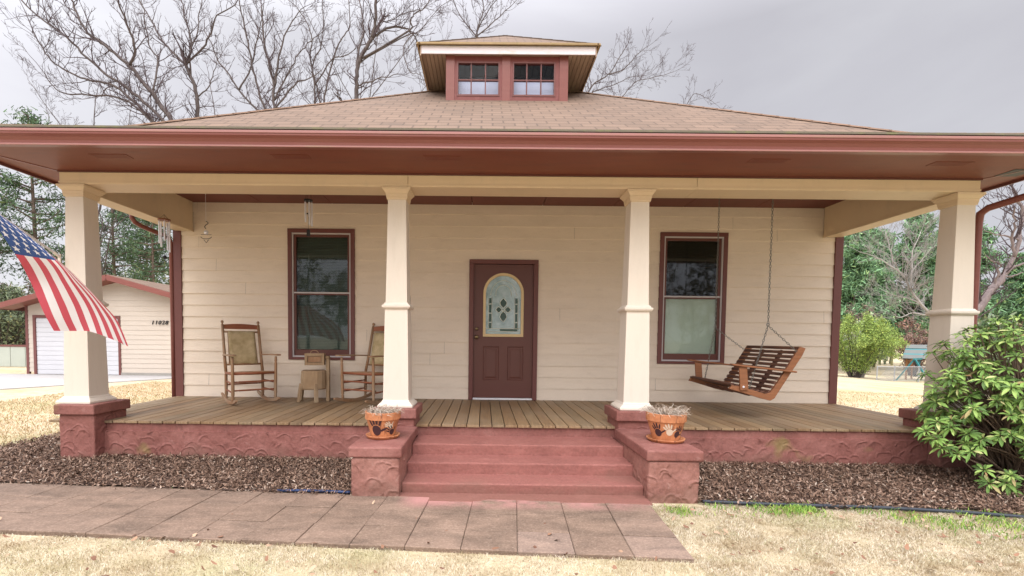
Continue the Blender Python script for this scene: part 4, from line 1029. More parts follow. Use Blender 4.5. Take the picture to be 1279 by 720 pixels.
for yy, xr in ((y0, 3.03), (y1, 2.96)):
    f = MB(); chain(f, (xr, yy, 2.93), (xr, yy, 1.15)); chain(f, (xr, yy, 1.13), (2.83, yy - .0, .36)); chain(f, (xr, yy, 1.13), (3.39, yy, .82))
    f.tube([(xr + .016 * math.cos(t), yy, 1.14 + .02 * math.sin(t)) for t in np.linspace(0, 2 * math.pi, 13)], .005, 5, False)
    sb_(f, 'chain', M['chain'])
    sb_(MB().lathe([(0, 2.955), (.02, 2.955), (.02, 2.945), (.006, 2.94), (.006, 2.92), (0, 2.92)], (xr, yy, 0), 10), 'ceiling_hook', M['chain'])

# ------------------------------------------------------------------ flower pots on the step piers
def pot(loc, r_top, h, label, hands, mop=1.0):
    c = empty('flower_pot', loc, 0, label, 'flower pot', 'terracotta pots on the step piers')
    rb = r_top * .66
    f = MB().lathe([(0, .0), (rb * 1.30, .0), (rb * 1.42, .022), (rb * 1.45, .03), (rb * 1.36, .03), (rb * 1.2, .014), (0, .014)], n=32); f.build('saucer', M['terracotta'], c, smooth=True)
    zr = h * .72
    rr = lambda z: rb + (r_top * .92 - rb) * (z - .02) / (zr - .02)
    f = MB().lathe([(0, .02), (rb, .02), (rr(zr), zr), (r_top * .99, zr + .002), (r_top * 1.0, h - .006), (r_top * .985, h), (r_top * .93, h), (r_top * .91, h - .03), (r_top * .86, h - .035)], n=36)
    f.build('pot_body', M['terracotta'], c, smooth=False, bevel=.0)
    for p_ in c.children[-1:] if c.children else []: pass
    f = MB().lathe([(0, h - .022), (r_top * .5, h - .016), (r_top * .9, h - .03)], n=24); f.build('soil', M['soil'], c)
    # dead stems heaped over the rim
    f = MB()
    for k in range(int(170 * mop)):
        a = random.uniform(0, 2 * math.pi); q = random.uniform(0, r_top * .9); x0_, y0_ = q * math.cos(a), q * math.sin(a); a2 = a + random.uniform(-1.3, 1.3); L = random.uniform(.05, .11) * (.6 + .55 * mop)
        zz = h - .02 + random.uniform(0, .02); hgt = random.uniform(.0, .05 * mop)
        p = [(x0_, y0_, zz), (x0_ + L * .5 * math.cos(a2), y0_ + L * .5 * math.sin(a2), zz + hgt), (x0_ + L * .9 * math.cos(a2 + .4), y0_ + L * .9 * math.sin(a2 + .4), zz + hgt * random.uniform(-.4, 1.2))]
        f.tube(p, [.003, .0022, .0012], 4)
    f.build('dead_plant', M['dead_stems'], c)
    # painted handprints, wrapped on the tapered wall
    def wrap(u, z, off=.0015):
        a = -math.pi / 2 + u / rr(.1); r = (rr(z) + off); return (r * math.cos(a), r * math.sin(a), z)
    for (u0, zc_, s_, rot, mat) in hands:
        f = MB(); cr_, sr_ = math.cos(rot), math.sin(rot)
        def T(a, b): return wrap(u0 + s_ * (a * cr_ - b * sr_), zc_ + s_ * (a * sr_ + b * cr_))
        pts = [(.036 * math.cos(t) , -.01 + .040 * math.sin(t)) for t in np.linspace(0, 2 * math.pi, 17)[:-1]]
        f.add([T(0, -.01)] + [T(*p) for p in pts], [(0, 1 + k, 1 + (k + 1) % 16) for k in range(16)])
        for (bx_, by_, ang, L) in ((-.026, .024, 2.0, .048), (-.011, .034, 1.72, .058), (.007, .036, 1.5, .058), (.024, .028, 1.25, .050), (.034, -.012, .45, .050)):
            dx_, dy_ = math.cos(ang), math.sin(ang); nx_, ny_ = -dy_, dx_; q = []
            for t, w_ in ((0, .0075), (.3, .008), (.6, .0078), (.9, .006), (1, .002)): q += [T(bx_ + dx_ * L * t + nx_ * w_, by_ + dy_ * L * t + ny_ * w_), T(bx_ + dx_ * L * t - nx_ * w_, by_ + dy_ * L * t - ny_ * w_)]
            f.add(q, [(2 * k, 2 * k + 1, 2 * k + 3, 2 * k + 2) for k in range(4)])
        f.build('handprint', mat, c)
    return c
pot((-1.270, -.655, .006), .165, .245, 'terracotta pot with dark handprint on the pier left of the steps', [(-.035, .095, 1.25, 0, M['handprint']), (.115, .07, .75, .8, M['handprint']), (.09, .125, .6, .9, M['handprint_cream'])])
pot((1.372, -.66, .006), .180, .265, 'terracotta pot with a shaggy mop of dead stems, right of the steps', [(-.02, .11, .8, .3, M['handprint_cream']), (.06, .09, .8, -.3, M['handprint']), (-.12, .10, .9, .2, M['handprint'])], 1.35)

# ------------------------------------------------------------------ wind chimes
def chime(loc, drop, r, n, L, top_mat, label, paddle):
    c = empty('wind_chime', loc, 0, label, 'wind chime', 'wind chimes hung on the porch')
    f = MB()
    for k in range(3):
        a = 2 * math.pi * k / 3; f.tube([(0, 0, 0), (r * .8 * math.cos(a), r * .8 * math.sin(a), -drop)], .002, 4)
    f.tube([(0, 0, -drop), (0, 0, -drop - L * 1.25)], .0018, 4)
    f.build('cord', M['black'], c)
    f = MB().lathe([(0, -drop + .01), (r, -drop + .008), (r * 1.02, -drop), (r, -drop - .012), (0, -drop - .012)], n=20); f.build('top_plate', top_mat, c, smooth=False)
    for k in range(n):
        a = 2 * math.pi * k / n + .3; l_ = L * (1 - .09 * k); x, y_ = r * .8 * math.cos(a), r * .8 * math.sin(a)
        f = MB().tube([(x, y_, -drop - .03), (x, y_, -drop - .03 - l_)], .011, 10); f.tube([(x, y_, -drop - .012), (x, y_, -drop - .03)], .0015, 4); f.build('tube', M['steel'], c, smooth=False)
    f = MB().lathe([(0, 0), (r * .4, 0), (r * .4, -.012), (0, -.012)], (0, 0, -drop - L * .55), 14); f.build('striker', M['black'], c)
    z = -drop - L * 1.25
    f = MB().lathe([(0, .03), (.018, .02), (.028, 0), (.018, -.02), (0, -.03)], (0, 0, z), 12) if paddle == 'ball' else MB().box(-.022, .022, -.006, .006, z - .09, z)
    f.build('wind_catcher', M['black'], c, smooth=(paddle == 'ball'))
    return c
chime((-4.66, 1.40, 2.56), .07, .075, 5, .40, paint('chime_wood', (0.22, 0.08, 0.04), .5), 'wind chime of silver tubes under a round wooden top, hanging from the left side beam', 'ball')
chime((-2.64, 1.20, 2.95), .24, .055, 5, .30, M['black'], 'wind chime of silver tubes under a black top in front of the left window', 'flat')
c = empty('hanging_ornament', (-3.98, 1.20, 2.95), 0, 'small spiral metal ornament on a long thin line hanging left of the left window', 'hanging ornament')
MB().tube([(0, 0, 0), (0, 0, -.52)], .002, 4).build('line', M['steel'], c)
f = MB().tube([(.028 * math.sin(t) * (1 if t < 3.3 else .6), 0, -.52 - .012 * t * 1.3) for t in np.linspace(0, 6.2, 24)], .005, 5)
f.build('scroll_hook', M['black'], c, smooth=True)
f = MB().lathe([(0, .028), (.02, .02), (.028, 0), (.02, -.02), (0, -.028)], (0, 0, -.665), 12); f.build('glass_ball', M['steel'], c, smooth=True)
f = MB().tube([(.07 * math.cos(t), 0, -.72 + .03 * math.sin(t)) for t in np.linspace(math.pi, 2 * math.pi, 12)], .004, 5); f.tube([(-.07, 0, -.695), (.07, 0, -.695)], .003, 4); f.tube([(-.03, 0, -.76), (0, 0, -.80), (.03, 0, -.76)], .004, 5)
f.build('wire_bird', M['black'], c)

# ------------------------------------------------------------------ flag and its pole
FL = np.array([[[-4.706, -1.15, 2.255], [-4.738, -1.088, 2.233], [-4.77, -1.03, 2.215], [-4.8, -0.977, 2.2], [-4.82, -0.932, 2.179], [-4.841, -0.893, 2.167], [-4.863, -0.858, 2.159], [-4.888, -0.825, 2.157], [-4.922, -0.79, 2.163], [-4.963, -0.75, 2.172], [-5.01, -0.702, 2.182], [-5.066, -0.648, 2.195], [-5.128, -0.589, 2.21], [-5.193, -0.527, 2.227]], [[-4.655, -0.945, 2.0], [-4.634, -0.914, 1.982], [-4.61, -0.892, 1.965], [-4.586, -0.877, 1.949], [-4.555, -0.866, 1.932], [-4.536, -0.856, 1.92], [-4.527, -0.844, 1.912], [-4.53, -0.825, 1.909], [-4.549, -0.801, 1.912], [-4.576, -0.771, 1.917], [-4.605, -0.737, 1.924], [-4.637, -0.702, 1.93], [-4.666, -0.67, 1.936], [-4.69, -0.644, 1.942]], [[-4.559, -0.776, 1.65], [-4.478, -0.778, 1.638], [-4.401, -0.786, 1.627], [-4.335, -0.794, 1.618], [-4.268, -0.8, 1.608], [-4.224, -0.801, 1.602], [-4.197, -0.796, 1.598], [-4.183, -0.788, 1.597], [-4.186, -0.777, 1.597], [-4.189, -0.769, 1.598], [-4.187, -0.765, 1.598], [-4.181, -0.768, 1.597], [-4.167, -0.78, 1.595], [-4.148, -0.799, 1.591]], [[-4.56, -0.657, 1.434], [-4.457, -0.674, 1.426], [-4.359, -0.692, 1.419], [-4.277, -0.707, 1.413], [-4.198, -0.717, 1.408], [-4.139, -0.725, 1.404], [-4.09, -0.732, 1.4], [-4.051, -0.742, 1.397], [-4.022, -0.757, 1.395], [-3.987, -0.781, 1.391], [-3.948, -0.813, 1.387], [-3.903, -0.853, 1.382], [-3.856, -0.899, 1.377], [-3.811, -0.947, 1.371]], [[-4.478, -0.649, 1.235], [-4.388, -0.657, 1.235], [-4.297, -0.664, 1.234], [-4.22, -0.67, 1.234], [-4.143, -0.675, 1.233], [-4.079, -0.685, 1.232], [-4.014, -0.7, 1.231], [-3.953, -0.724, 1.229], [-3.899, -0.758, 1.227], [-3.838, -0.799, 1.224], [-3.779, -0.846, 1.221], [-3.718, -0.896, 1.218], [-3.666, -0.945, 1.214], [-3.621, -0.989, 1.211]], [[-4.416, -0.647, 1.095], [-4.343, -0.644, 1.082], [-4.257, -0.643, 1.069], [-4.18, -0.646, 1.06], [-4.1, -0.655, 1.054], [-4.025, -0.672, 1.052], [-3.942, -0.698, 1.053], [-3.863, -0.733, 1.054], [-3.792, -0.776, 1.055], [-3.716, -0.822, 1.057], [-3.65, -0.869, 1.059], [-3.585, -0.912, 1.061], [-3.536, -0.951, 1.061], [-3.497, -0.985, 1.062]], [[-4.371, -0.628, 0.965], [-4.316, -0.621, 0.965], [-4.231, -0.621, 0.966], [-4.152, -0.63, 0.967], [-4.068, -0.648, 0.968], [-3.985, -0.676, 0.963], [-3.888, -0.713, 0.944], [-3.798, -0.755, 0.925], [-3.717, -0.799, 0.907], [-3.634, -0.841, 0.887], [-3.568, -0.879, 0.871], [-3.503, -0.912, 0.853], [-3.458, -0.94, 0.843], [-3.422, -0.965, 0.835]]])
ST = np.array([0, .3, .6, .85, 1.1, 1.3, 1.5])
def cr1(P0, P1, P2, P3_, t): return .5 * (2 * P1 + (P2 - P0) * t + (2 * P0 - 5 * P1 + 4 * P2 - P3_) * t * t + (3 * P1 - P0 - 3 * P2 + P3_) * t ** 3)
def surf(s_, t):
    i = int(min(5, max(0, np.searchsorted(ST, s_) - 1))); u = (s_ - ST[i]) / (ST[i + 1] - ST[i])
    j = min(12, int(t * 13)); v_ = t * 13 - j
    def row(k):
        k = min(6, max(0, k)); A = FL[k]
        g_ = lambda q: A[min(13, max(0, q))]
        return cr1(g_(j - 1), g_(j), g_(j + 1), g_(j + 2), v_)
    return cr1(row(i - 1), row(i), row(i + 1), row(i + 2), u)
NS, NTT = 60, 52
vs = []; 
for a in range(NS + 1):
    for b in range(NTT + 1):
        s_ = 1.5 * a / NS; t = b / NTT; p = surf(s_, t); vs.append(Vector(p) + Vector((0, .006 * math.sin(s_ * 9 + t * 7), 0)))
fl_ = MB().add(vs, [(a * (NTT + 1) + b, a * (NTT + 1) + b + 1, (a + 1) * (NTT + 1) + b + 1, (a + 1) * (NTT + 1) + b) for a in range(NS) for b in range(NTT)])
def cloth(name, c):
    s = NT(name); f_ = s.noise(s.co(), 260, 2, .5); s.bump(f_, .15, .001); m_ = s.out(c, .7)
    tl_ = s.n('ShaderNodeBsdfTranslucent'); tl_.inputs[0].default_value = (*c, 1); mxs = s.n('ShaderNodeMixShader'); mxs.inputs[0].default_value = .35; s.l(s.b.outputs[0], mxs.inputs[1]); s.l(tl_.outputs[0], mxs.inputs[2]); s.l(mxs.outputs[0], s.t.nodes['Material Output'].inputs[0]); return m_
mr_, mw_, mb_ = cloth('flag_red', (0.50, 0.075, 0.10)), cloth('flag_white', (0.72, 0.69, 0.69)), cloth('flag_blue', (0.035, 0.075, 0.21))
fo = fl_.build('flag', mr_, None, smooth=True); fo.data.materials.append(mw_); fo.data.materials.append(mb_)
k = 0
for a in range(NS):
    for b in range(NTT):
        st_i = int(b / 4); fo.data.polygons[k].material_index = 2 if (a < NS * .4 and st_i < 7) else (0 if st_i % 2 == 0 else 1); k += 1
tag(fo, 'american flag blowing out in front of the left corner column', 'flag')
sm = MB()
for rr_ in range(9):
    for cc_ in range(11):
        if (rr_ + cc_) % 2: continue
        s0 = .6 * (cc_ + 1) / 12; t0 = (7 / 13) * (rr_ + 1) / 10; P0 = Vector(surf(s0, t0))
        for side in (-1, 1):
            pts = []
            for q in range(10):
                r_ = (.029 if q % 2 == 0 else .0115); a = math.pi * q / 5
                s1_, t1_ = s0 + r_ * math.sin(a), t0 + r_ / .9 * math.cos(a); e = .004
                p = Vector(surf(s1_, t1_)); ds = Vector(surf(s1_ + e, t1_)) - p; dt_ = Vector(surf(s1_, t1_ + e)) - p; nn = ds.cross(dt_).normalized()
                pts.append(p + Vector((0, .006 * math.sin(s1_ * 9 + t1_ * 7), 0)) + nn * .0025 * side)
            sm.add([sum(pts, Vector()) / 10] + pts, [(0, 1 + q, 1 + (q + 1) % 10) for q in range(10)])
sm.build('stars', mw_, fo)
fp = empty('flagpole', (-4.80, -.03, 1.72), 0, 'slanted pole carrying the flag from a bracket on the left corner column', 'flagpole')
h0, h1 = Vector(FL[0][0]), Vector(FL[0][13]); dirp = (h0 - h1).normalized()
A0 = Vector((-4.815, -.05, 1.76)) - Vector((-4.80, -.03, 1.72)); tip = h0 + dirp * .06 - Vector((-4.80, -.03, 1.72)); mid_ = h1 - dirp * .02 - Vector((-4.80, -.03, 1.72))
MB().tube([A0, mid_, tip], .012, 10).build('pole', M['white'], fp, smooth=True)
MB().lathe([(0, 0), (.02, .005), (.026, .02), (.02, .035), (0, .04)], tuple(tip), 12).build('finial', M['brass'], fp, smooth=True)
MB().box(-.035, -.005, -.012, .0, -.03, .06).tube([Vector((-.015, -.01, .03)), A0 + (mid_ - A0).normalized() * .05], .015, 8).build('bracket', M['column'], fp, bevel=.003)

# ------------------------------------------------------------------ hoses and edging
blk = paint('black_hose', (0.035, 0.04, 0.05), 0.4, .2); blu = paint('blue_hose', (0.02, 0.04, 0.11), 0.35, .2)
def wob(pts, n, amp):
    pts = [Vector(p) for p in pts]; out_ = []
    for i in range(len(pts) - 1):
        for k in range(n):
            t = k / n; p = pts[i].lerp(pts[i + 1], t); out_.append(p + Vector((amp * math.sin(p.y * 5 + p.x), amp * math.sin(p.x * 2.3 + 1), 0)))
    return out_ + [pts[-1]]
o = MB().tube(wob([(-7.4, -.6, G + .015), (-5.93, .45, G + .02), (-5.75, .95, G + .02), (-5.5, 2.4, G + .015)], 10, .012), .017, 8).build('lawn_edging', blk, None, smooth=True); tag(o, 'black plastic edging between mulch and tan grass left of the porch corner', 'lawn edging', 'plastic edging of the flower beds')
o = MB().tube(wob([(1.53, -1.085, G + .02), (2.07, -1.14, G + .02), (2.95, -1.20, G + .02), (3.55, -1.275, G + .02), (4.2, -1.40, G + .015), (6.0, -2.0, G + .01)], 10, .008), .015, 8).build('lawn_edging', blk, None, smooth=True); tag(o, 'long black plastic edging between mulch and lawn right of the steps', 'lawn edging', 'plastic edging of the flower beds')
o = MB().tube(wob([(-1.48, -1.0, G + .03), (-1.7, -.985, G + .032), (-1.98, -.97, G + .028), (-2.15, -.93, G + .012)], 8, .006), .012, 8).build('garden_hose', blu, None, smooth=True); tag(o, 'short end of blue hose on the mulch beside the left step pier', 'hose')

# ------------------------------------------------------------------ garage
ga = empty('garage', (-12.6, 11.0, G), 0, 'cream clapboard garage with maroon trim, white door and low gable roof', 'garage')
def gb(mb, name, mat, parent=None, **k):
    o = mb.build(name, mat, parent or ga, **k)
    if parent is None: o.matrix_parent_inverse = Matrix.Translation((12.6, -11.0, -G))
    return o
GY = 11.0; gx0, gx1 = -15.82, -9.4; gpx = (gx0 + gx1) / 2; ge = 1.93; gs = .27
f = lap(MB(), gx0 + .09, gx1 - .09, G + .10, ge, [(-15.49, -12.66, G, 1.50)], GY, .16)
z = ge; 
while z < ge + gs * (gpx - gx0) - .02:
    hwid = (ge + gs * (gpx - gx0) - z) / gs; z2 = min(z + .16, ge + gs * (gpx - gx0)); hw2_ = max(0.01, (ge + gs * (gpx - gx0) - z2) / gs)
    f.add([(gpx - hwid, GY - .013, z), (gpx + hwid, GY - .013, z), (gpx + hw2_, GY, z2), (gpx - hw2_, GY, z2)], [(0, 1, 2, 3)]); z = z2
gb(f, 'wall', M['garage_siding_dimmed'])
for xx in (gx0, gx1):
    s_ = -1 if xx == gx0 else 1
    gb(lap(MB(), GY + .05, GY + 7, G + .1, ge + .05, [], xx, .16, flip=-s_, axis='x'), 'wall', M['garage_siding_dimmed'])
    gb(MB().box(min(xx, xx - s_ * .09), max(xx, xx - s_ * .09), GY - .022, GY + .05, G + .02, ge - .0), 'corner_board', M['maroon'])
gb(MB().box(gx0, gx1, GY + 6.9, GY + 7, G, ge), 'wall', M['garage_siding_dimmed'])
gb(MB().box(-12.6, gx1 + .0, GY - .03, GY + .1, G - .1, G + .10), 'foundation', paint('concrete_block', (0.30, 0.28, 0.25), .9, .2))
f = MB().box(-15.56, -15.47, GY - .03, GY + .05, G, 1.48).box(-12.68, -12.60, GY - .03, GY + .05, G, 1.48).box(-15.56, -12.60, GY - .032, GY + .05, 1.48, 1.57); gb(f, 'door_trim', M['maroon'])
f = MB()
for k in range(12): zz = G + .02 + k * .158; f.box(-15.47, -12.68, GY - .002, GY + .03, zz, zz + .140)
f.box(-15.47, -12.68, GY + .01, GY + .04, G + .02, 1.48)
gdr = gb(f, 'garage_door', paint('white_garage_door', (0.52, 0.52, 0.535), .5, .06), bevel=.006)
for s_ in (-1, 1):
    a = (gpx, 0, ge + gs * (gpx - gx0) + .10); xe = gpx + s_ * (gpx - gx0 + .45); ze = a[2] - gs * (gpx - gx0 + .45)
    f = MB().add([(gpx, GY - .55, a[2]), (xe, GY - .55, ze), (xe, GY + 7.2, ze), (gpx, GY + 7.2, a[2]), (gpx, GY - .55, a[2] - .03), (xe, GY - .55, ze - .03), (xe, GY + 7.2, ze - .03), (gpx, GY + 7.2, a[2] - .03)],
        [(0, 1, 2, 3), (7, 6, 5, 4), (0, 4, 5, 1), (1, 5, 6, 2), (2, 6, 7, 3)])
    o = gb(f, 'roof', M['shingle']); setuv(o, lambda c_, n_: (c_.y, c_.x))
    gb(MB().beam((gpx, GY - .56, a[2] - .10), (xe, GY - .56, ze - .10), .03, .17, up=(0, 0, 1)), 'rake_board', M['gutter'], bevel=.004)
    gb(MB().add([(gpx, GY - .54, a[2] - .18), (xe, GY - .54, ze - .18), (xe, GY + .0, ze - .18), (gpx, GY, a[2] - .18)], [(0, 1, 2, 3)]), 'rake_soffit', M['soffit'])
    gb(MB().box(min(xe, xe - s_ * .03), max(xe, xe - s_ * .03), GY - .54, GY + 7.2, ze - .19, ze - .02), 'eave_fascia', M['maroon'])
cu2 = bpy.data.curves.new('num', 'FONT'); cu2.body = '11028'; cu2.size = .19; cu2.shear = .25; cu2.space_character = 1.25; cu2.extrude = .012
to = bpy.data.objects.new('tmp', cu2); col.objects.link(to); dg = bpy.context.evaluated_depsgraph_get(); me = bpy.data.meshes.new_from_object(to.evaluated_get(dg)); bpy.data.objects.remove(to)
me.transform(Matrix.Translation((-11.55, GY - .03, 1.30)) @ Matrix.Rotation(R(90), 4, 'X')); me.materials.clear(); me.materials.append(M['black'])
no = bpy.data.objects.new('house_number', me); col.objects.link(no); no.parent = ga; no.matrix_parent_inverse = Matrix.Translation((12.6, -11.0, -G))

# pale board fence left of the garage
f0 = empty('panel_fence', (-22, 14.5, G), 0, 'low pale green panel fence with red brown cap rail, left of the garage', 'fence')
f = MB()
for k in range(28): x = -9.0 + k * .62; f.box(x, x + .60, -.02, .02, .02, .84)
f.build('panels', paint('pale_fence_panel', (0.38, 0.41, 0.36), .7, .08), f0, bevel=.01)
MB().box(-9.1, 8.4, -.04, .04, .84, .92).build('cap_rail', M['maroon'], f0)

# ------------------------------------------------------------------ playset and chain link fence, far right
teal = paint('teal_paint', (0.03, 0.17, 0.18), .5, .1); pwood = wood('playset_wood', (0.34, 0.17, 0.08), .7)
PX, PY = 40.6, 39.5; pz = float(gz(PX, PY)) - .01
ps = empty('playset', (PX, PY, pz), R(38), 'wooden play tower with pale slanted canopy and green swing beam', 'playset')
tw = 1.25; ps.scale = (.88, .88, .86)
for sx in (-1, 1):
    for sy in (-1, 1): MB().beam((sx * tw + .4, sy * tw, 0), (sx * tw + .4, sy * tw, 2.6), .14, .14).build('tower_post', teal if sy < 0 else pwood, ps)
f = MB()
for k in range(9): x = -tw + .4 + k * tw * 2 / 9; f.box(x, x + .2, -tw, tw, 1.35, 1.40)
f.build('platform', pwood, ps)
for sy in (-1, 1):
    f = MB(); f.box(-tw + .4, tw + .4, sy * tw - .03, sy * tw + .03, 2.05, 2.15)
    for k in range(10): x = -tw + .45 + k * .27; f.box(x, x + .10, sy * tw - .02, sy * tw + .02, 1.38, 2.08)
    f.build('railing', pwood, ps)
for k in range(5):
    a, b = ((0, .28), (.28, .36), (.36, .64), (.64, .72), (.72, 1))[k]
    f = MB().add([(-tw - .2 + 2.0 * a, -tw - .3, 2.35 + 1.45 * a), (-tw - .2 + 2.0 * b, -tw - .3, 2.35 + 1.45 * b), (-tw - .2 + 2.0 * b, tw + .3, 2.35 + 1.45 * b), (-tw - .2 + 2.0 * a, tw + .3, 2.35 + 1.45 * a)], [(0, 1, 2, 3)])
    o = f.build('canopy', paint('pale_canopy', (0.13, 0.14, 0.13), .6) if k % 2 == 0 else teal, ps); m_ = o.modifiers.new('s', 'SOLIDIFY'); m_.thickness = .05
f = MB().prism([(-.3 , 2.6), (1.75, 2.6), (.72, 3.75)], -tw, -tw + .08, 'y'); f.build('gable', pwood, ps)
MB().beam((-tw + .4, 0, 2.35), (-4.6, 0, 2.35), .16, .18).build('swing_beam', teal, ps)
for sy in (-1, 1): MB().beam((-4.3, 0, 2.4), (-4.9, sy * 1.3, 0), .13, .13).build('swing_leg', teal, ps)
for x in (-3.6, -2.2):
    f = MB().tube([(x - .22, 0, 2.3), (x - .22, 0, .6)], .03, 4).tube([(x + .22, 0, 2.3), (x + .22, 0, .6)], .03, 4); f.box(x - .26, x + .26, -.12, .12, .55, .62); f.build('swing_seat', teal if x > -3 else M['black'], ps)
f = MB().beam((tw + .4, 0, 1.35), (tw + 2.6, 0, .1), .6, .05); f.build('slide', teal, ps)
# small backyard toys suggested beside it
cf = empty('chain_link_fence', (34.9, 36.2, float(gz(35, 36.2)) - .01), R(8), 'silver chain link fence in front of the playset', 'fence')
galv = paint('galvanised_wire', (0.32, 0.33, 0.34), .45, .1)
fh = 1.25; f = MB().tube([(-1.5, 0, fh), (7.5, 0, fh)], .035, 6).tube([(-1.5, 0, .08), (7.5, 0, .08)], .02, 5); f.build('rail', galv, cf)
for x in (-1.5, 0.2, 2.6, 5.0, 7.4): MB().tube([(x, 0, -.1), (x, 0, fh + .08)], .045, 6).build('fence_post', galv, cf)
f = MB(); x = -1.5
while x < 7.4:
    for d_ in (-1, 1): f.beam((x, 0, .08 if d_ > 0 else fh), (x + 1.17, 0, fh if d_ > 0 else .08), .014, .014)
    x += .16
f.build('mesh_panel', galv, cf)

# ------------------------------------------------------------------ trees
def bark(name, c1, c2):
    s = NT(name); n_ = s.noise(s.co((6, 6, 1.2)), 3, 6, .7); s.bump(n_, .6, .02)
    return s.out(s.ramp(n_, [(.3, c1), (.7, c2)]), .9)
M['bark_grey'] = bark('grey_bark', (0.050, 0.038, 0.038), (0.13, 0.105, 0.095))
M['twig'] = NT('twig_bark').out((0.080, 0.058, 0.062), .9)
M['bark_pale'] = bark('pale_bark', (0.24, 0.22, 0.20), (0.40, 0.37, 0.345))
M['bark_pine'] = bark('pine_bark', (0.09, 0.065, 0.05), (0.22, 0.16, 0.125))
def smooth_line(pts, n=4):
    P = [Vector(p) for p in pts]; out_ = []
    for i in range(len(P) - 1):
        a = P[max(0, i - 1)]; b = P[i]; c = P[i + 1]; d = P[min(len(P) - 1, i + 2)]
        for k in range(n):
            t = k / n; out_.append(.5 * (2 * b + (c - a) * t + (2 * a - 5 * b + 4 * c - d) * t * t + (3 * b - a - 3 * c + d) * t ** 3))
    return out_ + [P[-1]]
def rvec(r): return Vector((r.gauss(0, 1), r.gauss(0, 1), r.gauss(0, 1)))
def twigs(mb, p, d, L, r, lvl, rnd, trop=.10):
    n = 5 if L > .8 else 3; pts = [p.copy()]; dd = d.normalized(); seg = L / n
    for k in range(n):
        dd = (dd + rvec(rnd) * .17 + Vector((0, 0, trop))).normalized(); pts.append(pts[-1] + dd * seg)
    mb.tube(pts, [max(.0055, r * (1 - .75 * k / n)) for k in range(n + 1)], 4 if r > .02 else 3, False)
    if lvl <= 0: return
    m_ = max(2, int(L / (.26 if lvl > 1 else .17)))
    for k in range(m_):
        t = rnd.uniform(.18, 1.0); i = min(n - 1, int(t * n)); q = pts[i].lerp(pts[i + 1], t * n - i); ax_ = (pts[i + 1] - pts[i]).normalized()
        side = ax_.cross(rvec(rnd)).normalized(); nd = (ax_ * rnd.uniform(.55, .9) + side * rnd.uniform(.45, .85) + Vector((0, 0, .15))).normalized()
        twigs(mb, q, nd, L * rnd.uniform(.32, .60) * (1 - .35 * t), max(.006, r * .5), lvl - 1, rnd, trop)
def limb_tree(name, limbs, label, cat, group, seed, mat, tmat, dens=1.0, tl=1.6, ground=G):
    rnd = random.Random(seed)
    r0, r1, L0 = limbs[0]; base = Vector((L0[0][0] * 1.0 - (L0[1][0] - L0[0][0]) * .6, L0[0][1], ground - .1))
    root = empty(name, (base.x, base.y, ground), 0, label, cat, group)
    tk = MB(); tw = MB(); main = None
    for i, (ra, rb, pts) in enumerate(limbs):
        P = [Vector(p) for p in pts]
        if i == 0 and P[0].z > ground + .5: P = [base, base.lerp(P[0], .5) + Vector((rnd.uniform(-.1, .1), 0, 0))] + P; ext = 2
        else:
            ext = 0
            if i > 0:
                near = min(main, key=lambda q: (q - P[0]).length)
                if (near - P[0]).length > .35:
                    cand = [q for q in main if q.z < P[0].z - 1.2] or [main[0]]
                    P = [cand[-1]] + P; ext = 1
                else: P[0] = near
        S = smooth_line(P, 4); n = len(S)
        if i == 0: main = S[:]
        ra *= .74; rb *= .74
        rs = [ra * (1.35 if (i == 0 and S[k].z < 3) else 1) + (rb - ra) * k / (n - 1) for k in range(n)]
        for k in range(1, n): S[k] += rvec(rnd) * .02
        tk.tube(S, rs, 7)
        start = ext * 4
        for k in range(start, n):
            seg = (S[k] - S[k - 1]).length if k else .3; cnt = seg / .34 * dens; m_ = int(cnt) + (rnd.random() < cnt % 1)
            if k - start < 3 and i == 0: m_ = min(m_, 1)
            for _ in range(m_):
                ax_ = (S[min(n - 1, k + 1)] - S[k - 1]).normalized(); side = ax_.cross(rvec(rnd)).normalized()
                nd = (ax_ * .5 + side * .75 + Vector((0, 0, .25))).normalized()
                twigs(tw, S[k], nd, tl * rnd.uniform(.5, 1.3), min(.028, rs[k] * .55), 2, rnd)
        twigs(tw, S[-1], (S[-1] - S[-2]).normalized(), tl * 1.1, rb, 2, rnd)
    def put(mb, nm, m_):
        me = bpy.data.meshes.new(nm); V = [tuple(Vector(v) - Vector((base.x, base.y, ground))) for v in mb.v]; me.from_pydata(V, [], mb.f); me.materials.append(m_)
        for p in me.polygons: p.use_smooth = True
        o = bpy.data.objects.new(nm, me); col.objects.link(o); o.parent = root; return o
    put(tk, 'trunk', mat); put(tw, 'crown', tmat); return root
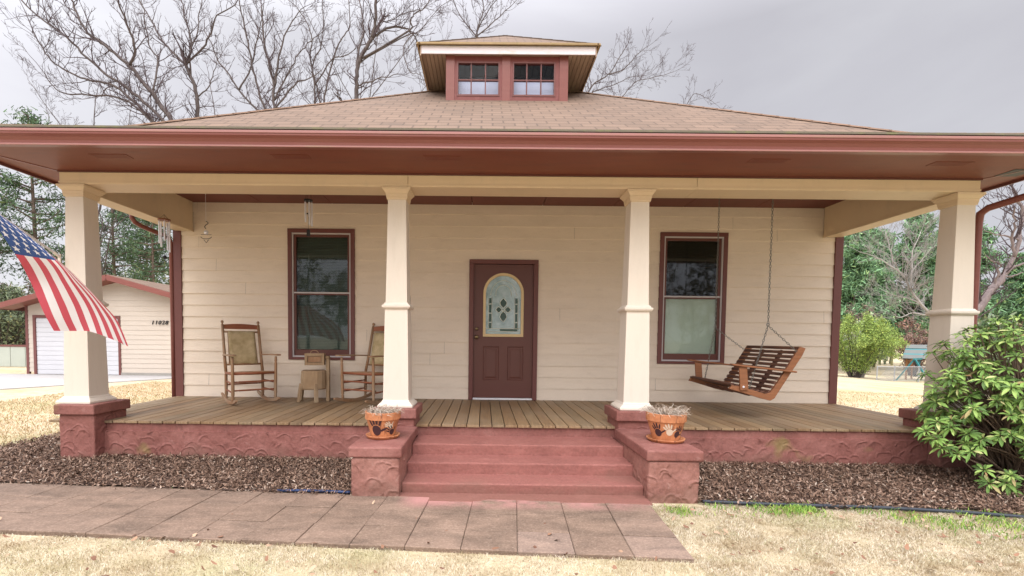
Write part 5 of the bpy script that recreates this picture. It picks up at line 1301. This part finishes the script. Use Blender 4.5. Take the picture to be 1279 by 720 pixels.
LB = {'A': [(0.16, 0.05, [[-14.55, 17.0, 10.12], [-15.02, 17.0, 11.18], [-15.49, 17.0, 11.89], [-16.08, 17.0, 12.59], [-16.44, 17.0, 13.06], [-17.03, 17.0, 13.52], [-17.74, 17.0, 14.1], [-18.34, 17.0, 14.51], [-18.8, 17.0, 15.26], [-19.02, 17.0, 15.96]]), (0.09, 0.03, [[-16.44, 17.0, 13.06], [-16.05, 16.73, 13.61], [-16.12, 16.46, 14.47], [-16.25, 16.18, 15.08], [-16.15, 15.91, 15.56]]), (0.1, 0.03, [[-14.67, 17.0, 10.36], [-15.63, 17.01, 11.3], [-16.6, 17.02, 12.07], [-17.56, 17.03, 12.71], [-18.4, 17.04, 13.42], [-19.36, 17.05, 14.36], [-20.43, 17.07, 15.12], [-21.39, 17.08, 15.99], [-21.87, 17.09, 16.46]]), (0.09, 0.03, [[-15.16, 17.0, 10.35], [-16.06, 16.93, 11.26], [-17.07, 16.85, 12.09], [-17.85, 16.77, 12.28], [-18.5, 16.7, 12.41], [-19.38, 16.62, 12.83], [-19.89, 16.55, 13.36], [-20.27, 16.47, 14.11]]), (0.08, 0.02, [[-15.28, 17.0, 10.23], [-16.24, 16.84, 11.27], [-17.07, 16.67, 11.57], [-18.01, 16.51, 11.56], [-18.82, 16.35, 11.51], [-19.26, 16.19, 11.73], [-19.56, 16.02, 12.27]]), (0.06, 0.02, [[-15.49, 17.0, 11.89], [-15.4, 17.27, 13.45], [-15.94, 17.53, 14.32], [-16.34, 17.8, 15.8], [-16.64, 18.06, 16.7]])], 'B': [(0.15, 0.11, [[-15.22, 20.0, 11.11], [-15.23, 20.0, 12.05], [-15.24, 20.0, 13.26], [-15.54, 20.0, 14.2], [-15.78, 20.0, 14.79]]), (0.08, 0.03, [[-15.78, 20.0, 14.79], [-16.71, 20.25, 15.67], [-17.42, 20.51, 16.49], [-18.0, 20.76, 17.46], [-18.59, 21.02, 18.3], [-19.18, 21.27, 19.16]]), (0.09, 0.03, [[-15.73, 20.0, 14.79], [-15.59, 20.12, 15.59], [-15.69, 20.23, 16.46], [-16.04, 20.35, 17.47], [-16.24, 20.46, 18.49]]), (0.07, 0.03, [[-15.67, 20.0, 14.86], [-14.75, 19.74, 15.51], [-14.19, 19.49, 16.15], [-13.7, 19.23, 16.76], [-12.7, 18.98, 17.11]]), (0.06, 0.02, [[-15.56, 20.0, 15.39], [-15.2, 20.07, 16.5], [-15.16, 20.15, 17.48], [-14.99, 20.22, 18.33]]), (0.05, 0.015, [[-15.24, 20.0, 13.26], [-14.64, 19.98, 13.66], [-14.35, 19.97, 14.45], [-13.91, 19.95, 15.38]])], 'C': [(0.11, 0.03, [[-13.37, 24.0, 13.62], [-13.84, 24.0, 14.23], [-14.91, 24.0, 15.36], [-15.61, 24.0, 16.35], [-16.32, 24.0, 17.33], [-16.66, 24.0, 18.13], [-17.12, 24.0, 19.05]]), (0.1, 0.04, [[-13.49, 24.0, 13.86], [-13.52, 23.95, 14.3], [-13.9, 23.9, 15.67], [-14.22, 23.85, 16.91], [-14.36, 23.79, 17.91], [-14.59, 23.74, 19.14], [-14.81, 23.69, 20.12], [-14.84, 23.64, 20.77]]), (0.07, 0.02, [[-14.29, 24.0, 16.99], [-13.93, 23.78, 18.36], [-13.46, 23.55, 19.48], [-13.23, 23.33, 20.34]])], 'D': [(0.12, 0.04, [[-10.88, 19.0, 11.45], [-10.84, 19.0, 12.22], [-10.89, 19.0, 13.57], [-11.12, 19.0, 14.53], [-11.32, 19.0, 15.48], [-11.38, 19.0, 16.34], [-11.42, 19.0, 17.1]]), (0.08, 0.02, [[-10.89, 19.0, 13.38], [-10.6, 18.99, 14.43], [-10.35, 18.98, 15.34], [-9.94, 18.97, 16.33], [-9.29, 18.96, 17.09]]), (0.07, 0.02, [[-10.73, 19.0, 12.03], [-10.21, 19.21, 13.1], [-9.79, 19.42, 13.7], [-9.16, 19.63, 14.06], [-8.72, 19.84, 14.53]]), (0.06, 0.02, [[-10.82, 19.0, 12.61], [-10.26, 19.1, 13.73], [-9.8, 19.21, 14.75], [-9.24, 19.31, 15.49], [-8.67, 19.42, 16.05]])], 'E': [(0.1, 0.03, [[-10.99, 25.0, 14.33], [-10.93, 25.0, 15.54], [-10.98, 25.0, 16.74], [-11.19, 25.0, 18.17], [-11.06, 25.0, 19.13], [-11.43, 25.0, 20.2], [-12.16, 25.0, 21.26]]), (0.1, 0.03, [[-10.41, 25.0, 14.45], [-10.33, 25.05, 15.8], [-10.1, 25.1, 17.04], [-9.64, 25.14, 18.63], [-9.28, 25.19, 19.38], [-8.8, 25.24, 20.13], [-8.93, 25.29, 21.71]]), (0.08, 0.03, [[-10.59, 25.0, 14.81], [-10.78, 25.02, 16.15], [-11.08, 25.03, 17.59], [-10.59, 25.05, 18.68], [-10.41, 25.06, 19.77], [-10.47, 25.08, 21.56]]), (0.06, 0.02, [[-9.84, 25.0, 17.94], [-9.16, 25.22, 18.31], [-8.48, 25.44, 18.93], [-8.16, 25.66, 19.91]])], 'F': [(0.14, 0.1, [[-5.95, 16.0, 10.34], [-5.95, 16.0, 11.14], [-5.96, 16.0, 12.03], [-5.88, 16.0, 12.7], [-5.62, 16.0, 13.24], [-5.23, 16.0, 13.75]]), (0.1, 0.07, [[-5.23, 16.0, 13.75], [-5.15, 15.93, 14.41], [-5.09, 15.86, 15.27], [-5.05, 15.79, 15.63]]), (0.08, 0.03, [[-5.27, 16.0, 13.66], [-4.96, 16.13, 14.13], [-4.46, 16.27, 14.4], [-4.01, 16.4, 14.47], [-3.77, 16.54, 14.43], [-3.57, 16.67, 14.26], [-3.45, 16.81, 14.08]]), (0.06, 0.02, [[-3.68, 16.0, 14.09], [-3.67, 15.89, 14.4], [-3.44, 15.79, 14.62], [-3.0, 15.68, 14.88], [-2.74, 15.57, 15.09]]), (0.07, 0.03, [[-5.89, 16.0, 12.61], [-5.93, 16.28, 13.45], [-5.8, 16.56, 14.38], [-5.92, 16.84, 15.25], [-6.12, 17.12, 16.13]]), (0.04, 0.015, [[-5.01, 16.0, 14.42], [-4.66, 16.14, 14.51], [-4.38, 16.29, 14.82], [-3.62, 16.43, 15.17], [-2.94, 16.58, 15.4]]), (0.05, 0.015, [[-5.82, 16.0, 11.76], [-5.26, 15.97, 11.98], [-4.74, 15.95, 12.13], [-4.05, 15.93, 12.27]]), (0.04, 0.012, [[-3.6, 16.0, 14.01], [-3.87, 15.82, 13.36], [-3.75, 15.65, 12.52], [-3.47, 15.47, 12.05], [-3.1, 15.3, 11.9], [-2.87, 15.12, 11.35]]), (0.06, 0.03, [[-6.57, 16.0, 11.08], [-6.61, 15.7, 11.12], [-6.63, 15.4, 11.21]])], 'G': [(0.09, 0.02, [[-0.7, 22.0, 16.1], [-0.9, 22.0, 17.81], [-0.56, 22.0, 19.09], [-0.84, 22.0, 20.36]]), (0.05, 0.015, [[-0.81, 22.0, 17.38], [-1.82, 21.85, 18.56], [-2.39, 21.7, 19.72]]), (0.05, 0.015, [[-0.72, 22.0, 17.6], [0.37, 22.02, 18.68], [1.24, 22.03, 19.55]]), (0.05, 0.015, [[-0.81, 22.0, 17.81], [-0.21, 22.16, 19.2], [1.02, 22.31, 20.39]])], 'H': [(0.09, 0.03, [[5.76, 26.0, 14.63], [6.07, 26.0, 16.55], [6.62, 26.0, 17.33], [7.3, 26.0, 17.68], [7.96, 26.0, 18.68], [8.4, 26.0, 19.36]]), (0.05, 0.015, [[6.07, 26.0, 16.21], [6.68, 26.2, 16.88], [7.88, 26.41, 17.33], [8.85, 26.61, 17.9], [10.08, 26.81, 18.13]]), (0.05, 0.015, [[7.58, 26.0, 15.55], [8.17, 25.7, 16.19], [8.85, 25.41, 16.93], [9.98, 25.11, 17.11], [10.97, 24.82, 17.28]]), (0.05, 0.015, [[7.3, 26.0, 17.68], [8.16, 25.84, 17.93], [9.0, 25.68, 18.73], [9.61, 25.52, 19.19]]), (0.04, 0.012, [[11.5, 26.0, 14.9], [12.19, 25.77, 15.7], [12.63, 25.54, 16.37], [13.21, 25.31, 16.04], [13.68, 25.07, 15.6]])], 'I': [(0.13, 0.05, [[14.35, 9.5, 1.43], [14.7, 9.5, 2.15], [15.0, 9.5, 2.64], [15.34, 9.5, 3.06], [15.57, 9.5, 3.6], [15.71, 9.5, 4.2], [15.77, 9.5, 4.79], [15.62, 9.5, 5.26]]), (0.06, 0.02, [[15.34, 9.5, 3.06], [15.62, 9.5, 3.27], [16.02, 9.49, 3.46], [16.48, 9.49, 3.61]]), (0.05, 0.015, [[15.0, 9.5, 2.64], [15.01, 9.38, 2.98], [14.9, 9.26, 3.32], [14.55, 9.15, 3.38], [14.31, 9.03, 3.51]]), (0.06, 0.02, [[15.57, 9.5, 3.6], [15.36, 9.36, 4.11], [15.23, 9.22, 4.6], [15.03, 9.08, 4.97]]), (0.05, 0.015, [[15.22, 9.5, 2.94], [15.84, 9.79, 3.04], [16.58, 10.08, 3.21]]), (0.04, 0.01, [[15.72, 9.5, 4.08], [15.09, 9.33, 4.16], [14.55, 9.16, 4.17], [14.08, 9.0, 4.3]])], 'J': [(0.17, 0.1, [[32.91, 30.0, 1.12], [32.43, 30.0, 2.67], [31.41, 30.0, 3.82], [30.58, 30.0, 4.87]]), (0.1, 0.03, [[30.58, 30.0, 4.87], [30.35, 30.24, 5.77], [29.77, 30.47, 6.73], [29.57, 30.71, 7.97], [29.42, 30.95, 9.19]]), (0.09, 0.03, [[30.58, 30.0, 4.87], [30.63, 30.01, 6.32], [30.65, 30.02, 7.66], [31.16, 30.04, 9.01]]), (0.07, 0.02, [[29.94, 30.0, 5.92], [28.64, 30.11, 6.89], [27.73, 30.21, 7.38], [27.03, 30.32, 7.58]]), (0.08, 0.02, [[31.41, 30.0, 3.63], [30.7, 30.1, 4.21], [29.81, 30.2, 4.4], [28.9, 30.3, 4.79]]), (0.07, 0.02, [[30.7, 30.0, 6.12], [31.46, 30.04, 7.1], [32.03, 30.08, 7.88]]), (0.07, 0.02, [[32.04, 30.0, 2.86], [30.87, 30.02, 3.14], [29.93, 30.03, 2.84], [29.35, 30.04, 3.22]])]}
TL = {
 'A': 'bare tree leaning left with long wide spreading limbs, leftmost above the roof',
 'B': 'slender bare tree forking high into three upright limbs above the left roof slope',
 'C': 'bare tree with one slanting and one upright stem, right of the high forked tree',
 'D': 'bare tree with a straight stem and several rising branches above the mid left roof',
 'E': 'bare tree of two or three thin upright stems just left of the thick trunked tree',
 'F': 'thick trunked bare tree with an arching limb reaching over to the roof dormer',
 'G': 'bare tree whose thin branch tips show right above the dormer roof',
 'H': 'small fan shaped bare treetop showing right of the dormer'}
for k in 'ABCDEFGH':
    limb_tree('bare_tree', LB[k], TL[k], 'bare tree', 'bare trees behind the house', ord(k), M['bark_grey'], M['twig'], dens={'G': 1.8, 'H': 1.4}.get(k, 1.2), tl={'H': 1.3, 'A': 1.5}.get(k, 1.2))
limb_tree('bare_tree', LB['I'], 'bare tree with a thick curving limb at the right edge behind the green shrub', 'bare tree', 'bare trees right of the house', 5, bark('mid_bark', (.13, .10, .10), (.26, .21, .20)), M['twig'], dens=1.1, tl=.95)
gJ = float(gz(34, 30))
limb_tree('bare_tree', LB['J'], 'pale grey bare tree with crooked limbs against the green pines on the right', 'bare tree', 'bare trees right of the house', 9, M['bark_pale'], NT('pale_twig').out((.27, .25, .23), .9), dens=1.3, tl=2.0, ground=gJ)
# smaller bare trees filling in between
def auto_limbs(x, y, z0, h, rnd, spread=.35, r=.10, n=5):
    L = [(r, r * .35, [(x, y, z0), (x + rnd.uniform(-.2, .2), y, z0 + h * .3), (x + rnd.uniform(-.5, .5), y, z0 + h * .6), (x + rnd.uniform(-1, 1), y, z0 + h)])]
    for k in range(n):
        t = .32 + .5 * k / n; sx = (-1) ** k * h * spread * rnd.uniform(.5, 1.1); sy = rnd.uniform(-1, 1) * h * .15
        L.append((r * .55, r * .15, [(x, y, z0 + h * t), (x + sx * .35, y + sy * .4, z0 + h * (t + .12)), (x + sx * .8, y + sy * .8, z0 + h * (t + .26)), (x + sx * 1.05, y + sy, z0 + h * min(1.02, t + .42))]))
    return L
r_ = random.Random(4)
for (x, y, h, lab) in ((-23.5, 24, 15.5, 'pale thin bare tree, farthest left above the roof edge'), (-18.5, 28, 18.5, 'bare tree behind and between the leaning tree and the high forked tree'), (-8.2, 27, 22.0, 'bare tree with fine twigs behind the thick trunked tree')):
    limb_tree('bare_tree', auto_limbs(x, y, G, h, r_, .32, .09, 7), lab, 'bare tree', 'bare trees behind the house', int(h * 10), M['bark_grey'], M['twig'], dens=.6, tl=1.4)

# pines
def quads(C, L, Wd, Dv, Sv):
    L = L[:, None] / 2; Wd = Wd[:, None] / 2
    return np.stack([C - Dv * L - Sv * Wd, C + Dv * L - Sv * Wd * .4, C + Dv * L + Sv * Wd * .4, C - Dv * L + Sv * Wd], 1).reshape(-1, 3)
def unit(v): return v / np.maximum(1e-6, np.linalg.norm(v, axis=1))[:, None]
def needle_mat(name, c):
    s = NT(name); cc = s.ramp(s.island(), [(0, sc3(c, .45)), (.5, c), (.9, sc3(c, 1.6)), (1, (c[0] * 2.6, c[1] * 2.0, c[2] * 1.6))])
    return s.out(cc, .8)
def pine_mesh(h, crown0, rad, nb, per, seed, qs, mat, trunk_r):
    g_ = np.random.default_rng(seed); rn = random.Random(seed)
    tk = MB(); lean = rn.uniform(-.02, .02) * h
    tk.tube([(0, 0, -.3), (lean * .3, 0, h * .35), (lean * .7, .05, h * .7), (lean, 0, h)], [trunk_r, trunk_r * .8, trunk_r * .5, .03], 8)
    C = []; 
    for k in range(nb):
        t = (k + rn.random()) / nb; z = h * (crown0 + (1 - crown0) * t); prof = (1 - t) ** .65 * (.55 + .45 * min(1, t * 4)); a = rn.uniform(0, 2 * math.pi); L = rad * prof * rn.uniform(.55, 1.15) + .3
        up = .15 + .5 * t; d = Vector((math.cos(a), math.sin(a), up)).normalized(); p0 = Vector((lean * t, 0, z)); p1 = p0 + d * L * .6 + Vector((0, 0, -.08 * L)); p2 = p0 + d * L
        tk.tube([p0, p1, p2], [.05 + .03 * (1 - t), .035, .012], 4, False)
        m_ = int(per * (.5 + L / rad)); 
        nc = max(2, int(L * 1.6))
        for q in range(nc):
            u = .35 + .65 * (q + rn.random()) / nc; c = p0.lerp(p2, u) + rvec(rn) * .16 * L * .5; cs = .32 + .12 * L * rn.random()
            n_ = max(4, int(m_ / nc)); C.append(np.array(c) + g_.normal(0, 1, (n_, 3)) * np.array([cs, cs, cs * .55]))
    C = np.concatenate(C); n_ = len(C); D = unit(g_.normal(0, 1, (n_, 3)) + np.array([0, 0, .35])); S = unit(np.cross(D, g_.normal(0, 1, (n_, 3))))
    V = quads(C, g_.uniform(.6, 1.3, n_) * qs, g_.uniform(.6, 1.2, n_) * qs * .24, D, S)
    F = np.arange(n_ * 4).reshape(-1, 4)
    return tk, V, F
def pine(x, y, z0, protos, idx, sc_, rot, label, group):
    root = empty('pine_tree', (x, y, z0), rot, label, 'pine tree', group); root.scale = (sc_, sc_, sc_)
    for src in protos[idx]:
        o = src.copy() if src.parent else src
        if o is not src: col.objects.link(o)
        o.parent = root
    return root
def proto(seed, h, crown0, rad, nb, per, qs, mat, tr):
    tk, V, F = pine_mesh(h, crown0, rad, nb, per, seed, qs, mat, tr)
    a = tk.build('trunk', M['bark_pine'], None, smooth=True); b = fastmesh('crown', V, F, mat); return (a, b)
nl = needle_mat('pine_needles', (0.075, 0.125, 0.062)); nr = needle_mat('lush_hazed_pine_needles', (0.135, 0.245, 0.12))  # needles lightened in colour to stand in for haze over the far pines
pl = [proto(31, 15, .34, 2.9, 46, 110, .30, nl, .16), proto(32, 14, .42, 2.5, 38, 100, .30, nl, .14)]
GL = 'pine trees left of the house'
for (x, y, s_, rt, k, lab) in ((-29.3, 26, 1.02, .3, 0, 'tall pine with a straight dark trunk showing behind the flag'), (-31.6, 25, .86, 1.5, 1, 'pine at the left edge of the picture above the garage'),
        (-25.9, 28, .88, 2.2, 0, 'pine directly left of the left corner column'), (-27.3, 33, .92, 4.0, 1, 'pine farther back, half hidden by the left corner column'), (-22.6, 27, .84, 3.0, 1, 'pine just right of the left corner column, above the garage peak'),
        (-20.2, 30, .86, 5.0, 0, 'pine over the garage roof behind the tubular wind chime'), (-22.0, 36, .95, 1.0, 0, 'pine farther back over the garage roof, right of the column'), (-18.6, 27.5, .72, .9, 1, 'pine nearest the house wall, seen through the left porch opening')):
    pine(x, y, G, pl, k, s_, rt, lab, GL)
pr = [proto(41, 20, .20, 4.6, 85, 170, .62, nr, .22), proto(42, 19, .26, 4.2, 75, 160, .62, nr, .20)]
GRr = 'pine trees right of the house'; zr = float(gz(60, 60)) - .5
for (x, y, s_, rt, k, lab) in ((46.5, 56, .93, .2, 0, 'lush pine next to the right house corner'), (50.5, 60, 1.02, 1.2, 1, 'lush pine second from the right house corner'), (55.0, 57, 1.02, 2.4, 0, 'lush pine in the middle of the gap between house corner and right column'),
        (60.0, 58, 1.0, 3.3, 1, 'lush pine behind the pale bare tree'), (65.0, 60, 1.02, 4.1, 0, 'lush pine beside the right corner column'), (57.5, 66, 1.06, 5.2, 1, 'tallest lush pine at the back of the right group'), (69.0, 58, .82, .9, 1, 'pine behind the right corner column'), (42.0, 60, .9, .9, 1, 'lush pine half hidden by the house corner')):
    pine(x, y, zr, pr, k, s_, rt, lab, GRr)

# yellow-green bush, white flowering tree, brown brush by the playset
def bush(name, x, y, z0, w_, h, n_, size, mat, label, cat, seed, arch=1.0, stemmat=None, group=None):
    g_ = np.random.default_rng(seed); rn = random.Random(seed); root = empty(name, (x, y, z0), 0, label, cat, group)
    st = MB(); C = []
    ns = 46
    for k in range(ns):
        a = rn.uniform(0, 2 * math.pi); rr_ = w_ / 2 * math.sqrt(rn.random()) * .95; hh = h * rn.uniform(.55, 1.0) * (1 - .45 * (rr_ / (w_ / 2)) ** 2)
        P = [Vector((0 + rr_ * .12 * math.cos(a), rr_ * .12 * math.sin(a), 0)), Vector((rr_ * .4 * math.cos(a), rr_ * .4 * math.sin(a), hh * .55)), Vector((rr_ * .8 * math.cos(a), rr_ * .8 * math.sin(a), hh)), Vector((rr_ * (1 + .1 * arch) * math.cos(a), rr_ * (1 + .1 * arch) * math.sin(a), hh * (1 - .14 * arch)))]
        S = smooth_line(P, 4); st.tube(S, [.035 * (1 - .8 * i / len(S)) + .004 for i in range(len(S))], 4, False)
        m_ = n_ // ns; t = g_.uniform(.06, 1, m_) ** .7 * (len(S) - 1); i = np.minimum(t.astype(int), len(S) - 2); u = (t - i)[:, None]; SA = np.array([tuple(q) for q in S])
        C.append(SA[i] * (1 - u) + SA[i + 1] * u + g_.normal(0, 1, (m_, 3)) * np.array([.09, .09, .08]) * w_ / 3.2)
    C = np.concatenate(C); m_ = len(C); D = unit(g_.normal(0, 1, (m_, 3))); S_ = unit(np.cross(D, g_.normal(0, 1, (m_, 3))))
    V = quads(C, g_.uniform(.6, 1.3, m_) * size, g_.uniform(.6, 1.2, m_) * size * .5, D, S_)
    st.build('stems', stemmat or M['bark_grey'], root, smooth=True); fastmesh('foliage', V, np.arange(m_ * 4).reshape(-1, 4), mat, root); return root
bush('willow_bush', 34.6, 40, float(gz(34.6, 40)) - .05, 6.8, 6.6, 42000, .12, needle_mat('yellow_green_leaves', (0.24, 0.33, 0.085)), 'big fluffy yellow green bush beside the house corner, left of the playset', 'bush', 51)
bush('flowering_tree', 36.0, 41, float(gz(36, 41)) - .05, 3.4, 6.4, 2600, .13, needle_mat('white_blossom', (0.55, 0.58, 0.48)), 'slim pale blossoming small tree behind the yellow green bush', 'small tree', 52, .2, M['bark_pale'])
brn = needle_mat('brown_brush', (0.155, 0.115, 0.09)); gdk = needle_mat('dark_evergreen_leaves', (0.05, 0.085, 0.04)); gpl = needle_mat('grey_green_leaves', (0.15, 0.185, 0.11)); pnk = needle_mat('reddish_brush', (0.22, 0.14, 0.11))
zz_ = float(gz(50, 50))
for (x, y, w_, h, n_, mt, lab, z_) in ((41.0, 47.5, 6, 4.4, 6000, gpl, 'grey green brush behind the left half of the playset', None), (46.2, 47.0, 6.5, 6.2, 6000, pnk, 'reddish brown brush behind the right half of the playset', None), (43.8, 52, 7, 8.5, 6000, brn, 'tall brown leafless brush towering behind the playset', None), (46.3, 43.0, 2.6, 3.6, 4200, gdk, 'dark evergreen bush right of the playset', None),
        (25.0, 19.0, 5.0, 4.2, 6000, gpl, 'grey green thicket just right of the right corner column', None), (30.0, 21.0, 6.0, 4.6, 6000, brn, 'brownish thicket at the right edge behind the bare tree', None)):
    bush('brush', x, y, float(gz(x, y)) - .05, w_, h, n_, .20, mt, lab, 'brush', int(x * 7), .6, None, 'brush at the edge of the yard')
for (x, y, w_, h, mt, lab) in ((-28.2, 22.5, 4.5, 4.6, gpl, 'grey green brush left of the garage, nearest its wall'), (-31.5, 24.5, 5, 6.6, gdk, 'dark green tall brush at the left edge beyond the fence'), (-34.5, 30, 7, 5.4, brn, 'brown brush at the far left edge beyond the fence')):
    bush('brush', x, y, G - .05, w_, h, 6000, .17, mt, lab, 'brush', int(-x * 7), .6, None, 'brush at the edge of the yard')

# woods far off that read as one mass, and the woods across the road behind the viewer (seen only as reflections in the glass)
def woods(name, pts, label, mat, seed, hr, per, q):
    g_ = np.random.default_rng(seed); Cs = []; tk = MB(); rn = random.Random(seed)
    for (x, y, z0) in pts:
        h = rn.uniform(*hr); w_ = h * .24; c0 = rn.uniform(.08, .35)
        n_ = per; u = g_.normal(0, 1, (n_, 3)); u = unit(u) * (g_.random(n_) ** .33)[:, None]
        lob = 1 + .25 * np.sin(u[:, 0] * 5 + x) * np.cos(u[:, 2] * 6 + y)
        Cs.append(np.array([x, y, z0 + h * (c0 + (1 - c0) / 2)]) + u * lob[:, None] * np.array([w_, w_, h * (1 - c0) / 2]))
        tk.tube([(x, y, z0 - .3), (x + rn.uniform(-.4, .4), y, z0 + h * .6), (x + rn.uniform(-.8, .8), y, z0 + h)], [.2, .12, .03], 5, False)
        for _ in range(7):
            zt = z0 + h * rn.uniform(.3, .85); a = rn.uniform(0, 6.28); tk.tube([(x, y, zt), (x + w_ * .6 * math.cos(a), y + w_ * .6 * math.sin(a), zt + h * .1), (x + w_ * math.cos(a), y + w_ * math.sin(a), zt + h * .2)], [.07, .05, .02], 3, False)
    C = np.concatenate(Cs); n_ = len(C); D = unit(g_.normal(0, 1, (n_, 3))); S_ = unit(np.cross(D, g_.normal(0, 1, (n_, 3))))
    V = quads(C, g_.uniform(.5, 1.3, n_) * q, g_.uniform(.5, 1.2, n_) * q * .4, D, S_); F = np.arange(n_ * 4).reshape(-1, 4)
    V2 = np.array(tk.v); F2 = np.array([f for f in tk.f if len(f) == 4]) + len(V)
    o = fastmesh(name, np.concatenate([V, V2]), np.concatenate([F, F2]), mat); tag(o, label, 'woods', kind='stuff'); return o
r2 = random.Random(8); wm1 = needle_mat('far_wood_foliage', (0.14, 0.165, 0.10)); wm2 = needle_mat('far_brown_wood', (0.12, 0.10, 0.075))
woods('far_woodland', [(x + r2.uniform(-2, 2), 45 + r2.uniform(-5, 6) + abs(x + 40) * .05, G) for x in np.linspace(-95, -24, 36)], 'mixed far woodland on the left beyond the fence and garage', wm1, 61, (6, 11), 420, .55)
woods('far_woodland', [(x + r2.uniform(-2, 2), 78 + r2.uniform(-4, 6), zr) for x in np.linspace(48, 150, 44)], 'far woodland filling the skyline on the right behind the pines', wm1, 62, (9, 15), 420, .75)
woods('far_woodland', [(x + r2.uniform(-2, 2), 30 - (x - 45) * .35 + r2.uniform(-3, 3), float(gz(x, 25)) - .1) for x in np.linspace(48, 100, 24)], 'low woodland at the right edge of the picture behind the shrub', wm2, 63, (6, 9), 420, .5)
woods('roadside_woodland', [(x + r2.uniform(-3, 3), -46 + r2.uniform(-5, 5), G) for x in np.linspace(-75, 75, 46)], 'woods across the road, seen only as reflections in the window glass', wm2, 64, (8, 15), 330, .7)

# ------------------------------------------------------------------ rhododendron by the right column
rn = random.Random(77); g_ = np.random.default_rng(77)
rh = empty('rhododendron_shrub', (4.95, -.55, G), 0, 'leafy green rhododendron shrub in front of the right corner column', 'shrub')
st = MB(); tips = []
cen = Vector((5.05, -.55, .38))
def tip_ok(p): return True
for k in range(440):
    a = rn.uniform(0, 2 * math.pi); e = rn.uniform(-.35, 1.0); r_ = rn.uniform(.72, 1.0)
    d = Vector((math.cos(a) * math.cos(e), math.sin(a) * math.cos(e), math.sin(e)))
    p = cen + Vector((d.x * 1.02 * r_, d.y * .78 * r_, d.z * 1.02 * r_)); p += rvec(rn) * .05
    if p.z < G + .08 or p.y > .10 and p.x < 5.1: continue
    lim = 4.02 + max(0, p.z - .55) * .42 + max(0, .0 - p.z) * .9
    if p.x < lim: continue
    tips.append((p, d))
for (x, y, z) in ((3.82, -.62, .12), (3.93, -.58, .04), (4.02, -.66, .16), (3.95, -.55, .52), (4.05, -.60, .66), (4.0, -.52, .38), (4.16, -.6, .85), (4.22, -.55, .76), (4.12, -.6, .52), (4.15, -.7, .30), (4.05, -.7, -.08), (4.2, -.75, .02), (4.2, -.8, -.20), (4.35, -.85, -.30), (4.6, -.9, -.34), (4.3, -.6, 1.02), (4.45, -.6, 1.15), (4.75, -.6, 1.38), (4.9, -.5, 1.45), (4.35, -.8, .4), (4.4, -.85, .15), (4.5, -.9, -.05), (4.75, -1.0, -.3), (4.3, -.7, .62)):
    p = Vector((x, y, z)); tips.append((p, (p - cen).normalized()))
    for _ in range(2):
        q = p + Vector((rn.uniform(.02, .16), rn.uniform(-.1, .08), rn.uniform(-.12, .1))); tips.append((q, (q - cen).normalized()))
roots = [Vector((4.95 + rn.uniform(-.18, .18), -.5 + rn.uniform(-.12, .12), G - .02)) for _ in range(9)]
for p, d in tips:
    b = rn.choice(roots); m_ = b.lerp(p, .55) + Vector((0, 0, .08)) + rvec(rn) * .05
    S = smooth_line([b, m_, p], 4); st.tube(S, [.016, .014, .012, .010, .008, .007, .006, .005, .004], 4, False)
st.build('stems', bark('shrub_stem', (.10, .07, .05), (.22, .16, .11)), rh, smooth=True).matrix_parent_inverse = Matrix.Translation((-4.95, .55, -G))
LV, LF = [], []
for p, d in tips:
    ax_ = (d * .6 + Vector((0, -.15, .75))).normalized(); u = ax_.cross(Vector((.3, .9, .1))).normalized(); v_ = ax_.cross(u)
    nlv = rn.randint(8, 12); 
    for layer in range(2):
        for k in range(nlv if layer == 0 else 5):
            a = 2 * math.pi * k / (nlv if layer == 0 else 5) + rn.uniform(-.25, .25); el = rn.uniform(-.25, .35) if layer == 0 else rn.uniform(.5, 1.0)
            o_ = (u * math.cos(a) + v_ * math.sin(a)); L = rn.uniform(.045, .098) * (1 if layer == 0 else .7); w_ = L * rn.uniform(.26, .34)
            dirv = (o_ * math.cos(el) + ax_ * math.sin(el)).normalized(); sd = dirv.cross(ax_).normalized(); nn = sd.cross(dirv).normalized()
            base_ = p + dirv * .012 - ax_ * .01 * layer; k0 = len(LV)
            rows = ((0, .08, 0), (.3, .80, .010), (.62, 1.0, .012), (.85, .6, .002), (1.0, .05, -.014))
            for t, ww, dz in rows:
                c_ = base_ + dirv * (L * t) + Vector((0, 0, -1)) * (L * .22 * t * t) + nn * dz * .3
                LV += [tuple(c_ - sd * w_ / 2 * ww + nn * .004), tuple(c_), tuple(c_ + sd * w_ / 2 * ww + nn * .004)]
            for q in range(4):
                A_ = k0 + q * 3; LF += [(A_, A_ + 1, A_ + 4, A_ + 3), (A_ + 1, A_ + 2, A_ + 5, A_ + 4)]
s = NT('rhododendron_leaf')
cc = s.ramp(s.island(), [(0, (0.07, 0.13, 0.03)), (.35, (0.13, 0.24, 0.045)), (.7, (0.21, 0.34, 0.07)), (.93, (0.34, 0.45, 0.12)), (.97, (0.45, 0.45, 0.19)), (1, (0.30, 0.17, 0.07))])
s.b.inputs['Specular IOR Level'].default_value = .45; M['rleaf'] = s.out(cc, .68)
lf = fastmesh('foliage', LV, LF, M['rleaf'], rh); lf.matrix_parent_inverse = Matrix.Translation((-4.95, .55, -G))
for p in lf.data.polygons: p.use_smooth = True
